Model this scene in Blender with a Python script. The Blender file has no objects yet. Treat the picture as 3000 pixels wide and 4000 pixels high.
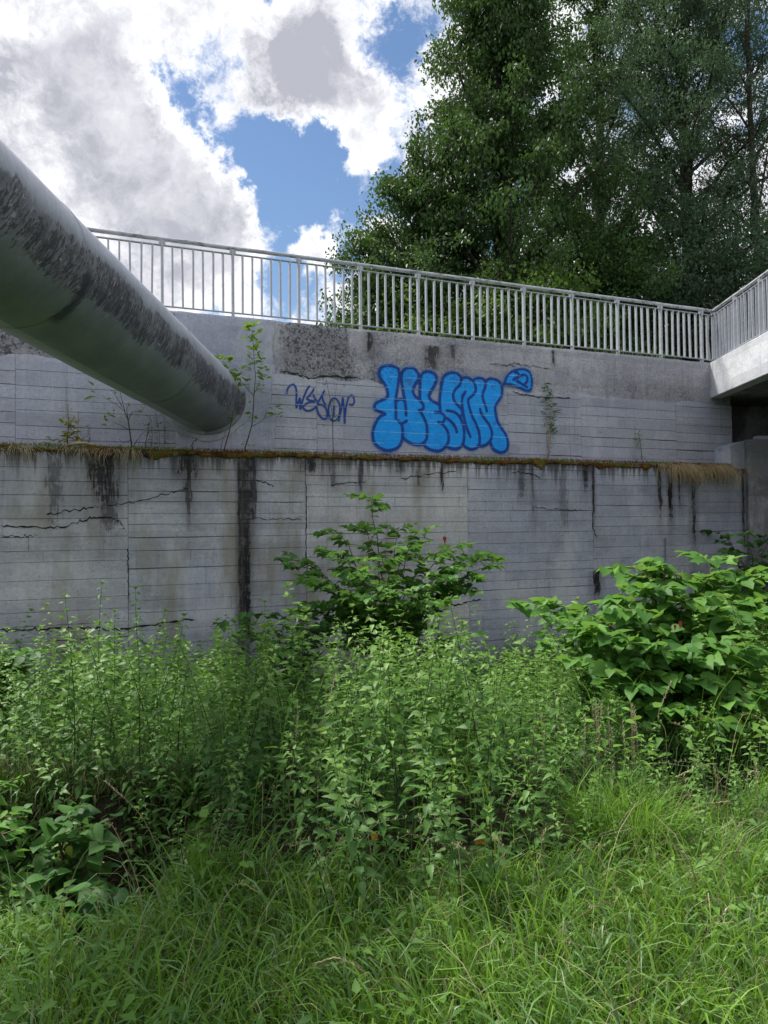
import bpy, math, random
import numpy as np
from mathutils import Vector, Matrix

random.seed(7)
rng = np.random.default_rng(11)
C = bpy.context.scene.collection
scene = bpy.context.scene

# ------------------------------------------------------------------ camera
EYE = 1.6
F = 3000.0                       # focal length in photo pixels (photo is 3000 x 4000)
PITCH = math.radians(1.24); ROLL = math.radians(0.66)
cam_d = bpy.data.cameras.new('camera'); cam = bpy.data.objects.new('camera', cam_d); C.objects.link(cam)
cam_d.sensor_fit = 'VERTICAL'; cam_d.sensor_height = 36; cam_d.lens = 36 * F / 4000
cam_d.clip_end = 5000; cam_d.clip_start = 0.05
camM = Matrix.Translation((0, 0, EYE)) @ Matrix.Rotation(math.pi/2 + PITCH, 4, 'X') @ Matrix.Rotation(-ROLL, 4, 'Z')
cam.matrix_world = camM
scene.camera = cam

# ------------------------------------------------------------------ colour management
vs = scene.view_settings
vs.view_transform = 'Standard'; vs.look = 'None'; vs.gamma = 1; vs.use_curve_mapping = False
vs.exposure = 1.15
scene.cycles.use_denoising = True
scene.cycles.max_bounces = 8; scene.cycles.transparent_max_bounces = 12
scene.cycles.sample_clamp_indirect = 6

def ray(px, py):
    d = Vector(((px-1500)/F, -(py-2000)/F, -1.0))
    return (camM.to_3x3() @ d).normalized()

# ------------------------------------------------------------------ node helper
class NT:
    def __init__(s, tree): s.t = tree; s.n = tree.nodes; s.l = tree.links
    def new(s, typ, **kw):
        nd = s.n.new(typ)
        for k, v in kw.items(): setattr(nd, k, v)
        return nd
    def put(s, sock, v):
        if isinstance(v, bpy.types.NodeSocket): s.l.new(v, sock)
        elif v is not None: sock.default_value = v
    def math(s, op, a, b=None, c=None, clamp=False):
        nd = s.new('ShaderNodeMath', operation=op, use_clamp=clamp)
        s.put(nd.inputs[0], a); s.put(nd.inputs[1], b); s.put(nd.inputs[2], c)
        return nd.outputs[0]
    def vmath(s, op, a, b=None, scale=None):
        nd = s.new('ShaderNodeVectorMath', operation=op)
        s.put(nd.inputs[0], a); s.put(nd.inputs[1], b)
        if scale is not None: s.put(nd.inputs['Scale'], scale)
        return nd.outputs['Value'] if op in ('DISTANCE', 'LENGTH', 'DOT_PRODUCT') else nd.outputs[0]
    def noise(s, vec, scale, detail=4, rough=0.55, dist=0.0, color=False):
        nd = s.new('ShaderNodeTexNoise')
        s.put(nd.inputs['Vector'], vec); nd.inputs['Scale'].default_value = scale
        nd.inputs['Detail'].default_value = detail; nd.inputs['Roughness'].default_value = rough
        nd.inputs['Distortion'].default_value = dist
        return nd.outputs['Color'] if color else nd.outputs[0]
    def vor(s, vec, scale, feature='F1'):
        nd = s.new('ShaderNodeTexVoronoi', feature=feature)
        s.put(nd.inputs['Vector'], vec); nd.inputs['Scale'].default_value = scale
        return nd.outputs['Distance']
    def rng(s, v, a, b, c=0.0, d=1.0, smooth=True):
        nd = s.new('ShaderNodeMapRange', interpolation_type='SMOOTHSTEP' if smooth else 'LINEAR')
        s.put(nd.inputs[0], v)
        for i, x in zip((1, 2, 3, 4), (a, b, c, d)): s.put(nd.inputs[i], x)
        return nd.outputs[0]
    def mix(s, f, a, b, mode='MIX'):
        nd = s.new('ShaderNodeMix', data_type='RGBA', blend_type=mode)
        s.put(nd.inputs[0], f)
        for i, x in ((6, a), (7, b)):
            if isinstance(x, (tuple, list)): x = (*x[:3], 1)
            s.put(nd.inputs[i], x)
        return nd.outputs[2]
    def xyz(s, v):
        nd = s.new('ShaderNodeSeparateXYZ'); s.put(nd.inputs[0], v); return nd.outputs
    def comb(s, x, y, z):
        nd = s.new('ShaderNodeCombineXYZ')
        for i, v in enumerate((x, y, z)): s.put(nd.inputs[i], v)
        return nd.outputs[0]
    def mapping(s, vec, scale=(1,1,1), loc=(0,0,0)):
        nd = s.new('ShaderNodeMapping'); s.put(nd.inputs[0], vec)
        nd.inputs['Scale'].default_value = scale; nd.inputs['Location'].default_value = loc
        return nd.outputs[0]
    def bump(s, h, strength=0.5, dist=0.01, normal=None):
        nd = s.new('ShaderNodeBump'); s.put(nd.inputs['Height'], h)
        nd.inputs['Strength'].default_value = strength; nd.inputs['Distance'].default_value = dist
        if normal is not None: s.put(nd.inputs['Normal'], normal)
        return nd.outputs[0]

# ------------------------------------------------------------------ world: daylight sky with broken cloud
SUN_DIR = Vector((-0.55, 0.36, 1.0)).normalized()      # towards the sun
w = bpy.data.worlds.new('World'); scene.world = w; w.use_nodes = True
nt = NT(w.node_tree); nt.n.clear()
out = nt.new('ShaderNodeOutputWorld')
sky = nt.new('ShaderNodeTexSky', sky_type='NISHITA'); sky.sun_disc = False
sky.sun_elevation = math.asin(SUN_DIR.z); sky.sun_rotation = math.atan2(SUN_DIR.x, SUN_DIR.y)
sky.air_density = 1.3; sky.dust_density = 0.25; sky.ozone_density = 2.2
tc = nt.new('ShaderNodeTexCoord'); D0 = nt.vmath('NORMALIZE', tc.outputs['Generated'])
zc = nt.xyz(D0)[2]
warp = nt.vmath('SUBTRACT', nt.noise(D0, 5.5, 9, 0.68, color=True), (0.5, 0.5, 0.5))
Dw = nt.vmath('ADD', D0, nt.vmath('SCALE', warp, scale=0.19))
field = nt.math('ADD', nt.math('MULTIPLY', nt.noise(D0, 3.1, 9, 0.62), 0.9), 0.12)
BL = [(950,560,150,-.50),(1060,640,170,-.55),(1180,760,130,-.6),(1090,850,110,-.5),(1130,1000,90,-.3),(1120,1120,90,-.3),
      (640,230,110,-.5),(650,380,110,-.5),(740,470,100,-.45),(810,300,80,-.3),(820,150,100,-.26),(1150,560,110,-.4),(1300,740,110,-.5),(1480,560,60,-.1),(1360,880,90,-.45),(1330,1000,70,-.3),
      (1480,760,110,-.35),(1560,130,130,-.45),(1700,60,120,-.4),(1260,560,90,-.25),(1800,800,300,-.15),(2500,300,300,-.12),
      (250,450,420,.42),(520,620,230,.36),(250,120,430,.20),(700,820,230,.40),(880,950,170,.34),(700,1050,200,.3),(760,60,170,.2),
      (1020,240,150,.34),(1200,200,150,.44),(1380,330,160,.5),(1180,380,120,.3),(1420,560,80,.36),(1210,670,45,.3),(1280,860,55,.42),
      (1240,960,70,.4),(1040,1150,60,.2),(930,770,90,.3),(2950,700,250,.3),(2300,900,300,.2)]
for px, py, r, wt in BL:
    rd = ray(px, py); rad = r / F * 1.15
    dd = nt.vmath('DISTANCE', Dw, tuple(rd))
    g = nt.rng(dd, rad*0.15, rad*1.25, wt*0.62, 0.0)
    field = nt.math('ADD', field, g)
Dx = nt.vmath('ADD', D0, nt.vmath('SCALE', nt.vmath('SUBTRACT', nt.noise(D0, 14.0, 5, 0.6, color=True), (0.5,0.5,0.5)), scale=0.05))
f1 = nt.noise(Dx, 11, 10, 0.68); f2 = nt.noise(Dx, 34, 7, 0.7)
field = nt.math('ADD', field, nt.math('MULTIPLY', nt.math('SUBTRACT', f1, 0.5), 1.25))
field = nt.math('ADD', field, nt.math('MULTIPLY', nt.math('SUBTRACT', f2, 0.5), 0.55))
mask = nt.rng(field, 0.34, 0.66)
# billows: brighter where the cloud thins towards the sun, greyer in thick middles
def toward(v, sc): return nt.vmath('ADD', v, tuple(SUN_DIR*sc))
b1 = nt.math('SUBTRACT', nt.noise(Dx, 4.6, 7, 0.56), nt.noise(toward(Dx, .06), 4.6, 7, 0.56))
b2 = nt.math('SUBTRACT', nt.noise(Dx, 16, 6, 0.62), nt.noise(toward(Dx, .018), 16, 6, 0.62))
lit = nt.math('ADD', nt.math('MULTIPLY', b1, 2.1), nt.math('MULTIPLY', b2, .9))
thick = nt.rng(field, 0.50, 1.0)
low = nt.math('SUBTRACT', nt.noise(Dw, 2.6, 5, .55), .5)
shade = nt.math('ADD', .17, nt.math('MULTIPLY', thick, .62))
shade = nt.math('ADD', shade, nt.math('MULTIPLY', nt.math('MULTIPLY', low, thick), 0.9))
shade = nt.math('SUBTRACT', shade, nt.math('MULTIPLY', lit, 1.0), clamp=True)
ccol = nt.mix(shade, (1.12, 1.12, 1.14), (0.42, 0.43, 0.49))
skyc = nt.mix(1.0, sky.outputs[0], (0.90, 0.98, 1.10), 'MULTIPLY')
bg1 = nt.new('ShaderNodeBackground'); nt.l.new(skyc, bg1.inputs[0]); bg1.inputs[1].default_value = 0.048
bg2 = nt.new('ShaderNodeBackground'); nt.l.new(ccol, bg2.inputs[0]); bg2.inputs[1].default_value = 0.55
ms = nt.new('ShaderNodeMixShader'); nt.l.new(mask, ms.inputs[0]); nt.l.new(bg1.outputs[0], ms.inputs[1]); nt.l.new(bg2.outputs[0], ms.inputs[2])
nt.l.new(ms.outputs[0], out.inputs[0])
w.cycles.sampling_method = 'MANUAL'; w.cycles.sample_map_resolution = 1024

sd = bpy.data.lights.new('sun', 'SUN'); sd.energy = 3.0; sd.angle = math.radians(11); sd.color = (1, 0.95, 0.86)
so = bpy.data.objects.new('sun', sd); C.objects.link(so); so.location = (-10, 14, 30)
so.rotation_euler = SUN_DIR.to_track_quat('Z', 'Y').to_euler()

# ------------------------------------------------------------------ geometry helpers
def tag(o, label=None, cat=None, group=None, kind=None):
    if label: o['label'] = label
    if cat: o['category'] = cat
    if group: o['group'] = group
    if kind: o['kind'] = kind
    return o

def mk(name, V, Fc, mat=None, parent=None, smooth=False, attr=None, loc=None):
    """one mesh object from vertices and faces (lists, or an (n,k) array of equal faces)"""
    me = mesh(name, V, Fc, mat, smooth, attr)
    o = bpy.data.objects.new(name, me); C.objects.link(o)
    if parent is not None: o.parent = parent
    if loc is not None: o.location = loc
    return o

def mesh(name, V, Fc, mat=None, smooth=False, attr=None):
    me = bpy.data.meshes.new(name)
    V = np.asarray(V, dtype=np.float32)
    if isinstance(Fc, np.ndarray):
        n, k = Fc.shape
        me.vertices.add(len(V)); me.vertices.foreach_set('co', V.ravel())
        me.loops.add(n*k); me.loops.foreach_set('vertex_index', Fc.astype(np.int32).ravel())
        me.polygons.add(n); me.polygons.foreach_set('loop_start', np.arange(0, n*k, k, dtype=np.int32))
        me.update(calc_edges=True)
    else:
        me.from_pydata([tuple(map(float, v)) for v in V], [], Fc); me.update()
    if smooth: me.polygons.foreach_set('use_smooth', np.ones(len(me.polygons), dtype=bool))
    if attr is not None:
        for nm, a in attr.items():
            at = me.attributes.new(nm, 'FLOAT', 'POINT'); at.data.foreach_set('value', np.asarray(a, dtype=np.float32))
    if mat: me.materials.append(mat)
    return me

class MB:
    """collects boxes, tubes and prisms for one mesh"""
    def __init__(s): s.v = []; s.f = []
    def add(s, V, Fc):
        b = len(s.v); s.v += [tuple(v) for v in V]; s.f += [tuple(i+b for i in f) for f in Fc]
    def box(s, a, b):
        x0,y0,z0 = a; x1,y1,z1 = b
        s.add([(x0,y0,z0),(x1,y0,z0),(x1,y1,z0),(x0,y1,z0),(x0,y0,z1),(x1,y0,z1),(x1,y1,z1),(x0,y1,z1)],
              [(0,3,2,1),(4,5,6,7),(0,1,5,4),(1,2,6,5),(2,3,7,6),(3,0,4,7)])
    def tube(s, pts, rad, n=8, cap=True):
        pts = [Vector(p) for p in pts]
        if not hasattr(rad, '__len__'): rad = [rad]*len(pts)
        V = []; Fc = []; prev = None
        for i, p in enumerate(pts):
            t = (pts[min(i+1, len(pts)-1)] - pts[max(i-1, 0)]).normalized()
            if prev is None:
                a = Vector((0,0,1)) if abs(t.z) < 0.9 else Vector((1,0,0)); u = t.cross(a).normalized()
            else: u = (prev - t*prev.dot(t)).normalized()
            prev = u; v = t.cross(u)
            for k in range(n):
                an = 2*math.pi*k/n; V.append(p + (u*math.cos(an)+v*math.sin(an))*rad[i])
        for i in range(len(pts)-1):
            for k in range(n): a = i*n+k; b = i*n+(k+1) % n; Fc.append((a, b, b+n, a+n))
        if cap: Fc.append(tuple(range(n-1, -1, -1))); Fc.append(tuple(range(len(V)-n, len(V))))
        s.add(V, Fc)
    def build(s, name, mat, parent=None, smooth=False, loc=None):
        return mk(name, s.v, s.f, mat, parent, smooth, loc=loc)

def empty(name, loc=(0,0,0), rz=0):
    o = bpy.data.objects.new(name, None); C.objects.link(o); o.location = loc; o.rotation_euler = (0,0,rz)
    o.empty_display_size = 0.2
    return o

def dup(o, parent=None, loc=None):
    c = o.copy(); C.objects.link(c)
    if parent is not None: c.parent = parent
    if loc is not None: c.location = loc
    return c

def smoothstep(x, a, b):
    t = np.clip((np.asarray(x, dtype=float)-a)/(b-a), 0, 1); return t*t*(3-2*t)

def vnoise(x, y, seed=0):
    """cheap smooth 2-D value noise in 0..1"""
    x = np.asarray(x, float); y = np.asarray(y, float)
    xi = np.floor(x).astype(np.int64); yi = np.floor(y).astype(np.int64); fx = x-xi; fy = y-yi
    fx = fx*fx*(3-2*fx); fy = fy*fy*(3-2*fy)
    def h(a, b):
        n = (a*374761393 + b*668265263 + seed*974711) & 0x7fffffff
        n = ((n ^ (n >> 13))*1274126177) & 0x7fffffff
        return ((n ^ (n >> 16)) & 0xffff)/65535.0
    return (h(xi,yi)*(1-fx)+h(xi+1,yi)*fx)*(1-fy) + (h(xi,yi+1)*(1-fx)+h(xi+1,yi+1)*fx)*fy

def fbm(x, y, seed=0, o=4):
    r = 0; a = .5
    for i in range(o): r = r + a*vnoise(x*2**i, y*2**i, seed+i*13); a *= .5
    return r/(1-.5**o)

# ------------------------------------------------------------------ materials
def newmat(name):
    m = bpy.data.materials.new(name); m.use_nodes = True; m.node_tree.nodes.clear(); t = NT(m.node_tree)
    o = t.new('ShaderNodeOutputMaterial'); return m, t, o

def princ(t, out, col, rough=0.8, normal=None, spec=0.3, metal=0.0):
    p = t.new('ShaderNodeBsdfPrincipled')
    if isinstance(col, tuple): col = (*col[:3], 1)
    t.put(p.inputs['Base Color'], col); t.put(p.inputs['Roughness'], rough); t.put(p.inputs['Metallic'], metal)
    p.inputs['Specular IOR Level'].default_value = spec
    if normal is not None: t.put(p.inputs['Normal'], normal)
    if out: t.l.new(p.outputs[0], out.inputs[0])
    return p

def leafmat(name, dark, light, trans=0.3, tcol=None, rough=0.45, spec=0.4, yellow=None, patch=0.0, tip=None):
    m, t, o = newmat(name)
    at = t.new('ShaderNodeAttribute', attribute_name='v'); oi = t.new('ShaderNodeObjectInfo')
    f = t.math('FRACT', t.math('ADD', at.outputs['Fac'], t.math('MULTIPLY', oi.outputs['Random'], 0.37)))
    f = t.math('ABSOLUTE', t.math('SUBTRACT', t.math('MULTIPLY', f, 2.0), 1.0))
    geo = t.new('ShaderNodeNewGeometry')
    if patch: f = t.math('ADD', t.math('MULTIPLY', f, 1-patch), t.math('MULTIPLY', t.rng(t.noise(geo.outputs['Position'], 1.1, 3), .35, .65), patch))
    col = t.mix(f, dark, light)
    tp_a = t.new('ShaderNodeAttribute', attribute_name='tip').outputs['Fac']
    if tip: col = t.mix(t.math('MULTIPLY', tp_a, .75), col, tip)
    if yellow: col = t.mix(t.rng(at.outputs['Fac'], 0.9985, 0.999), col, yellow)
    col = t.mix(t.math('MULTIPLY', geo.outputs['Backfacing'], 0.35), col, tuple(c*1.3+0.01 for c in light))
    p = princ(t, None, col, rough, spec=spec)
    tr = t.new('ShaderNodeBsdfTranslucent'); t.put(tr.inputs[0], t.mix(0.55, col, tcol or tuple(min(1, c*1.9) for c in light)))
    mx = t.new('ShaderNodeMixShader'); mx.inputs[0].default_value = trans
    t.l.new(p.outputs[0], mx.inputs[1]); t.l.new(tr.outputs[0], mx.inputs[2]); t.l.new(mx.outputs[0], o.inputs[0])
    return m

def plain(name, a, b, scale=8, rough=0.8, bump=0.0, spec=0.3, metal=0.0):
    m, t, o = newmat(name); tc = t.new('ShaderNodeTexCoord').outputs['Object']
    n = t.noise(tc, scale, 6, 0.6); col = t.mix(t.rng(n, .3, .7), a, b)
    nm = t.bump(t.noise(tc, scale*4, 5), bump, 0.01) if bump else None
    princ(t, o, col, rough, nm, spec, metal); return m

# ------------------------------------------------------------------ wall frame: s along the wall, d depth (negative to the viewer), z up
WB = 0.42; WY = 12.3
WA = math.atan(WB)
U = Vector((math.cos(WA), math.sin(WA), 0)); NV = Vector((-math.sin(WA), math.cos(WA), 0)); W0 = Vector((0, WY, 0))
Z_TOP = 4.78; Z_LEDGE = 2.68; Z_BAND = 3.97; LD = 0.40
EYEV = Vector((0, 0, EYE))
def w2s(p): q = p - W0; return (q.dot(U), q.dot(NV), q.z)
def s2w(s, d, z): return W0 + U*s + NV*d + Vector((0,0,z))
def onwall(px, py, d=0.0):
    r = ray(px, py); o_ = W0 + NV*d; t = (o_-EYEV).dot(NV)/r.dot(NV); return w2s(EYEV + r*t)
def sx(px, d=0.0, py=1700): return onwall(px, py, d)[0]
def onY(px, py, Y): r = ray(px, py); return EYEV + r*(Y/r.y)

def concrete(name, base=(0.30,0.31,0.345), streaks=(), ztop=None, rough_patch=False, algae=None, tint2=(0.36,0.355,0.35), dirt=0.45, zdirt=0.35, pours=()):
    m, t, o = newmat(name); tc = t.new('ShaderNodeTexCoord').outputs['Object']
    X, Y, Z = t.xyz(tc)
    big = t.noise(tc, 0.55, 5, 0.6); mid = t.noise(t.mapping(tc, (1.2,1,3.0)), 1.6, 6, 0.6); fine = t.noise(tc, 22, 6, 0.7)
    col = t.mix(t.rng(big, .35, .68), base, tint2)
    col = t.mix(t.math('MULTIPLY', t.rng(mid, .45, .75), .55), col, tuple(c*0.66 for c in base))
    # faint pale wash runs
    runs = t.noise(t.mapping(tc, (3.2,1,0.28)), 2.2, 6, 0.62)
    col = t.mix(t.math('MULTIPLY', t.rng(runs, .5, .72), .34), col, (0.60,0.61,0.65))
    runs2 = t.noise(t.mapping(tc, (4.5,1,0.30), (7,0,3)), 2.6, 7, 0.62)
    col = t.mix(t.math('MULTIPLY', t.rng(runs2, .53, .74), .50), col, (0.150,0.150,0.150))
    lip = t.noise(t.mapping(tc, (1.8,1,30), (5,0,2)), 1.7, 4, .6); col = t.mix(t.math('MULTIPLY', t.rng(lip, .64, .72), .45), col, (0.66,0.67,0.70))
    # form-board courses each weathered a little differently
    row = t.new('ShaderNodeTexWhiteNoise', noise_dimensions='2D')
    t.put(row.inputs['Vector'], t.comb(t.math('FLOOR', t.math('MULTIPLY', Z, 5.6)), t.math('FLOOR', t.math('ADD', t.math('MULTIPLY', X, 0.42), t.math('MULTIPLY', t.math('FLOOR', t.math('MULTIPLY', Z, 5.6)), .37))), 0))
    col = t.mix(1.0, col, t.mix(row.outputs['Value'], (0.86,0.86,0.87), (1.10,1.10,1.09)), 'MULTIPLY')
    col = t.mix(t.math('MULTIPLY', t.rng(fine, .35, .75), .55), col, tuple(c*0.62 for c in base))
    for (xa, xb, tint, amt) in pours:      # separate pours cured to different tones
        e = t.math('MULTIPLY', t.rng(X, xa-.01, xa+.01), t.rng(X, xb-.01, xb+.01, 1, 0))
        col = t.mix(t.math('MULTIPLY', e, amt), col, t.mix(1.0, col, tint, 'MULTIPLY'))
    blot = t.noise(t.mapping(tc, (1,1,.6), (2,0,5)), 1.1, 7, .68)
    col = t.mix(t.math('MULTIPLY', t.rng(blot, .50, .66), .45), col, (0.62,0.63,0.66))
    col = t.mix(t.math('MULTIPLY', t.rng(blot, .46, .32), .35), col, (0.22,0.225,0.24))
    # pin holes
    pit = t.vor(t.mapping(tc, (1,1,1.5)), 26); pm = t.math('MULTIPLY', t.rng(pit, .10, .20, 1, 0), t.rng(t.noise(tc, 3.0, 3), .44, .60))
    col = t.mix(t.math('MULTIPLY', pm, .75), col, (0.05,0.05,0.055))
    # short horizontal scars of the boards
    scar = t.noise(t.mapping(tc, (2.6,1,34)), 1.5, 4, .6); col = t.mix(t.math('MULTIPLY', t.rng(scar, .66, .74), .7), col, (0.07,0.07,0.075))
    if algae:
        am = t.math('MULTIPLY', t.rng(t.noise(t.mapping(tc, (1.6,1,.5), (3,1,9)), 1.2, 5), .46, .66), t.rng(X, algae[0], algae[1], 1, 0))
        col = t.mix(t.math('MULTIPLY', am, .6), col, (0.215,0.205,0.125))
    if ztop is not None:
        edge = t.math('SUBTRACT', ztop, Z)
        jag = t.noise(t.mapping(tc, (7.0,1,0.35)), 2.0, 6, .6)
        dm = t.math('MULTIPLY', t.rng(edge, 0, t.math('MULTIPLY', t.rng(jag, .3, .8), zdirt*2.4), 1, 0), dirt*1.9, clamp=True)
        col = t.mix(dm, col, (0.045,0.04,0.036))
    sn = t.math('SUBTRACT', t.noise(t.mapping(tc, (6,1,1.1)), 2.0, 6, .7), .5)
    tex = t.noise(t.mapping(tc, (20,1,1.5)), 2.4, 8, .75); tex2 = t.noise(tc, 9, 6, .7)
    for (s0, wd, st, ln, z0) in streaks:
        a = t.math('ABSOLUTE', t.math('SUBTRACT', t.math('ADD', X, t.math('MULTIPLY', sn, wd*1.5)), s0)); zz = t.math('SUBTRACT', z0, Z)
        k = t.math('MULTIPLY', t.rng(a, 0, wd*1.7, 1, 0), t.math('MULTIPLY', t.rng(zz, ln*.4, ln*1.5, 1, 0), t.rng(zz, -.02, .03, 0, 1)))
        col = t.mix(t.math('MULTIPLY', k, .62*st), col, (0.085,0.082,0.080))
        a = t.math('ABSOLUTE', t.math('SUBTRACT', t.math('ADD', X, t.math('MULTIPLY', sn, wd*1.3)), s0))
        g = t.rng(a, wd*.10, wd*.80, 1, 0)
        zz = t.math('SUBTRACT', z0, Z)
        fall = t.math('MULTIPLY', t.rng(zz, ln*.55, ln*1.1, 1, 0), t.rng(zz, -.02, .03, 0, 1))
        k = t.math('MULTIPLY', t.math('MULTIPLY', g, fall), t.rng(t.noise(t.mapping(tc, (1,1,1), (s0,0,0)), 2.2, 3), .30, .55, .55, 1.0))
        th = t.math('ADD', t.math('MULTIPLY', tex, .6), t.math('MULTIPLY', tex2, .4))
        k = t.math('MULTIPLY', t.rng(t.math('ADD', t.math('MULTIPLY', k, .66), t.math('MULTIPLY', t.math('SUBTRACT', th, .5), 3.4)), .30, .56), t.rng(k, .03, .30))
        col = t.mix(t.math('MULTIPLY', k, st), col, (0.020,0.019,0.021))
    h = t.math('ADD', t.math('MULTIPLY', fine, .5), t.math('ADD', t.math('MULTIPLY', pm, -1.3), t.math('MULTIPLY', scar, .6)))
    if rough_patch:
        # exposed gritty aggregate, black with lichen in places
        grit = t.vor(tc, 42); g2 = t.noise(tc, 30, 5, .75); g3 = t.noise(t.mapping(tc,(1,1,1)), 11, 6, .7)
        gm = t.rng(t.math('ADD', t.math('MULTIPLY', g2, .6), t.math('MULTIPLY', g3, .4)), .48, .56)
        zone = t.math('ADD', t.noise(tc, .9, 4), -0.02)
        for (a, b, amt) in rough_patch:
            amt *= 1.0
            c_ = (a+b)/2; hw = (b-a)/2
            zone = t.math('ADD', zone, t.rng(t.math('ABSOLUTE', t.math('SUBTRACT', t.math('ADD', X, t.math('MULTIPLY', sn, .9)), c_)), hw*.5, hw*1.2, amt, 0))
        zone = t.rng(zone, .5, .85)
        col = t.mix(t.math('MULTIPLY', gm, t.math('ADD', .12, t.math('MULTIPLY', zone, .86))), col, (0.035,0.034,0.038))
        col = t.mix(t.math('MULTIPLY', zone, .45), col, (0.12,0.118,0.125))
        h = t.math('ADD', h, t.math('MULTIPLY', grit, 1.0))
        h = t.math('ADD', h, t.math('MULTIPLY', g2, -1.5))
    princ(t, o, col, 0.88, t.bump(h, .55, .012), .2)
    return m

# streaks on the lower wall: photo column -> s, width, strength, length
LS = []
for px, wd, st, ln in [(407,.34,.93,.85),(430,.22,.6,1.5),(723,.30,.95,.46),(735,.12,.7,1.15),(946,.12,1.0,3.6),(962,.12,1.0,3.4),(990,.13,.8,1.3),
                       (934,.05,.7,3.4),(215,.22,.5,1.2),(1210,.22,.85,.30),(1300,.1,.5,.6),(1410,.08,.7,.7),(1560,.2,.6,.3),(1640,.12,.55,.5),(1725,.05,.85,.5),
                       (2040,.16,.6,.7),(2080,.06,.6,1.1),(2200,.2,.4,1.4),(2287,.13,.92,.55),(2318,.05,.85,1.2),(2576,.09,.9,1.05),(2617,.10,1.,1.35),(2653,.06,.8,.9),
                       (2707,.10,.92,1.8),(2901,.07,.75,1.6)]:
    LS.append((sx(px, -LD, 1900), wd, st, ln, Z_LEDGE+.02))
LS.append((sx(2330, -LD, 2280), .16, 1., .55, onwall(2330, 2228, -LD)[2]))
LS.append((sx(2600, -LD, 2280), .05, .4, .6, onwall(2600, 2100, -LD)[2]))
M = {}
M['lower'] = concrete('board marked lower concrete', base=(0.40,0.425,0.50), streaks=LS, ztop=Z_LEDGE, algae=(0.3, 1.4), dirt=.48, zdirt=.27, tint2=(0.49,0.505,0.54), pours=[(sx(1195,-LD,2000), sx(1827,-LD,2000), (1.22,1.18,1.08), 1.0), (sx(1827,-LD,2000), 12, (.92,.92,.97), 1.0), (sx(-500,-LD,2000), sx(500,-LD,2000), (1.04,1.03,1.0), 1.0)])
US = [(sx(1190), .25, .0, .5, Z_TOP)]
M['upper'] = concrete('board marked upper concrete', base=(0.42,0.44,0.53), tint2=(0.47,0.485,0.55))
M['rough'] = concrete('gritty band concrete', base=(0.38,0.38,0.42), tint2=(0.43,0.43,0.47),
                      streaks=[(sx(1445,0,1350), .12, .9, .45, Z_TOP-.02), (sx(1690,0,1400), .25, .8, .5, Z_TOP-.15), (sx(2163,0,1400), .06, .9, .32, Z_TOP-.03), (sx(1770,0,1400), .12, .7, .3, Z_TOP-.1)],
                      rough_patch=[(sx(1110), sx(1400), .42), (sx(1400), sx(1850), .16), (sx(-100), sx(420), .5), (sx(2000), sx(2600), .04)])
M['patch'] = concrete('smooth mortar patch', base=(0.385,0.41,0.51), tint2=(0.41,0.43,0.52))
M['core'] = plain('dark joint concrete', (0.10,0.10,0.105), (0.16,0.16,0.165), 6, .9)
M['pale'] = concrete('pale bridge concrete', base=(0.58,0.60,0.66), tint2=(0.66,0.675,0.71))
M['under'] = concrete('abutment concrete with painted shade', base=(0.20,0.205,0.225), tint2=(0.23,0.23,0.245))  # shade under the deck is put into this base colour
M['crack'] = plain('black crack', (0.012,0.012,0.013), (0.03,0.03,0.03), 20, .95)

def zinc(name, base=(0.42,0.44,0.48)):
    m, t, o = newmat(name); tc = t.new('ShaderNodeTexCoord').outputs['Object']
    n = t.noise(tc, 9, 6, .65); n2 = t.noise(t.mapping(tc, (1,1,1)), 38, 4, .6)
    col = t.mix(t.rng(n, .35, .7), base, tuple(c*.78 for c in base))
    col = t.mix(t.math('MULTIPLY', t.rng(n2, .6, .72), .45), col, (0.13,0.12,0.11))
    princ(t, o, col, .48, t.bump(n2, .15, .004), .4, .25); return m
M['zinc'] = zinc('weathered galvanised steel')
M['zincdirty'] = (lambda: None)()
def handrail_mat():
    m, t, o = newmat('handrail steel with grime'); tc = t.new('ShaderNodeTexCoord').outputs['Object']
    n = t.noise(t.mapping(tc, (1.2,4,4)), 5, 7, .7)
    geo = t.new('ShaderNodeNewGeometry')
    col = t.mix(t.rng(t.noise(tc, 6, 5), .3, .7), (0.46,0.48,0.52), (0.36,0.38,0.42))
    col = t.mix(t.math('MULTIPLY', t.rng(n, .5, .62), .8), col, (0.10,0.10,0.095))
    princ(t, o, col, .5, t.bump(n, .15, .004), .4, .2); return m
M['handrail'] = handrail_mat()

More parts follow.
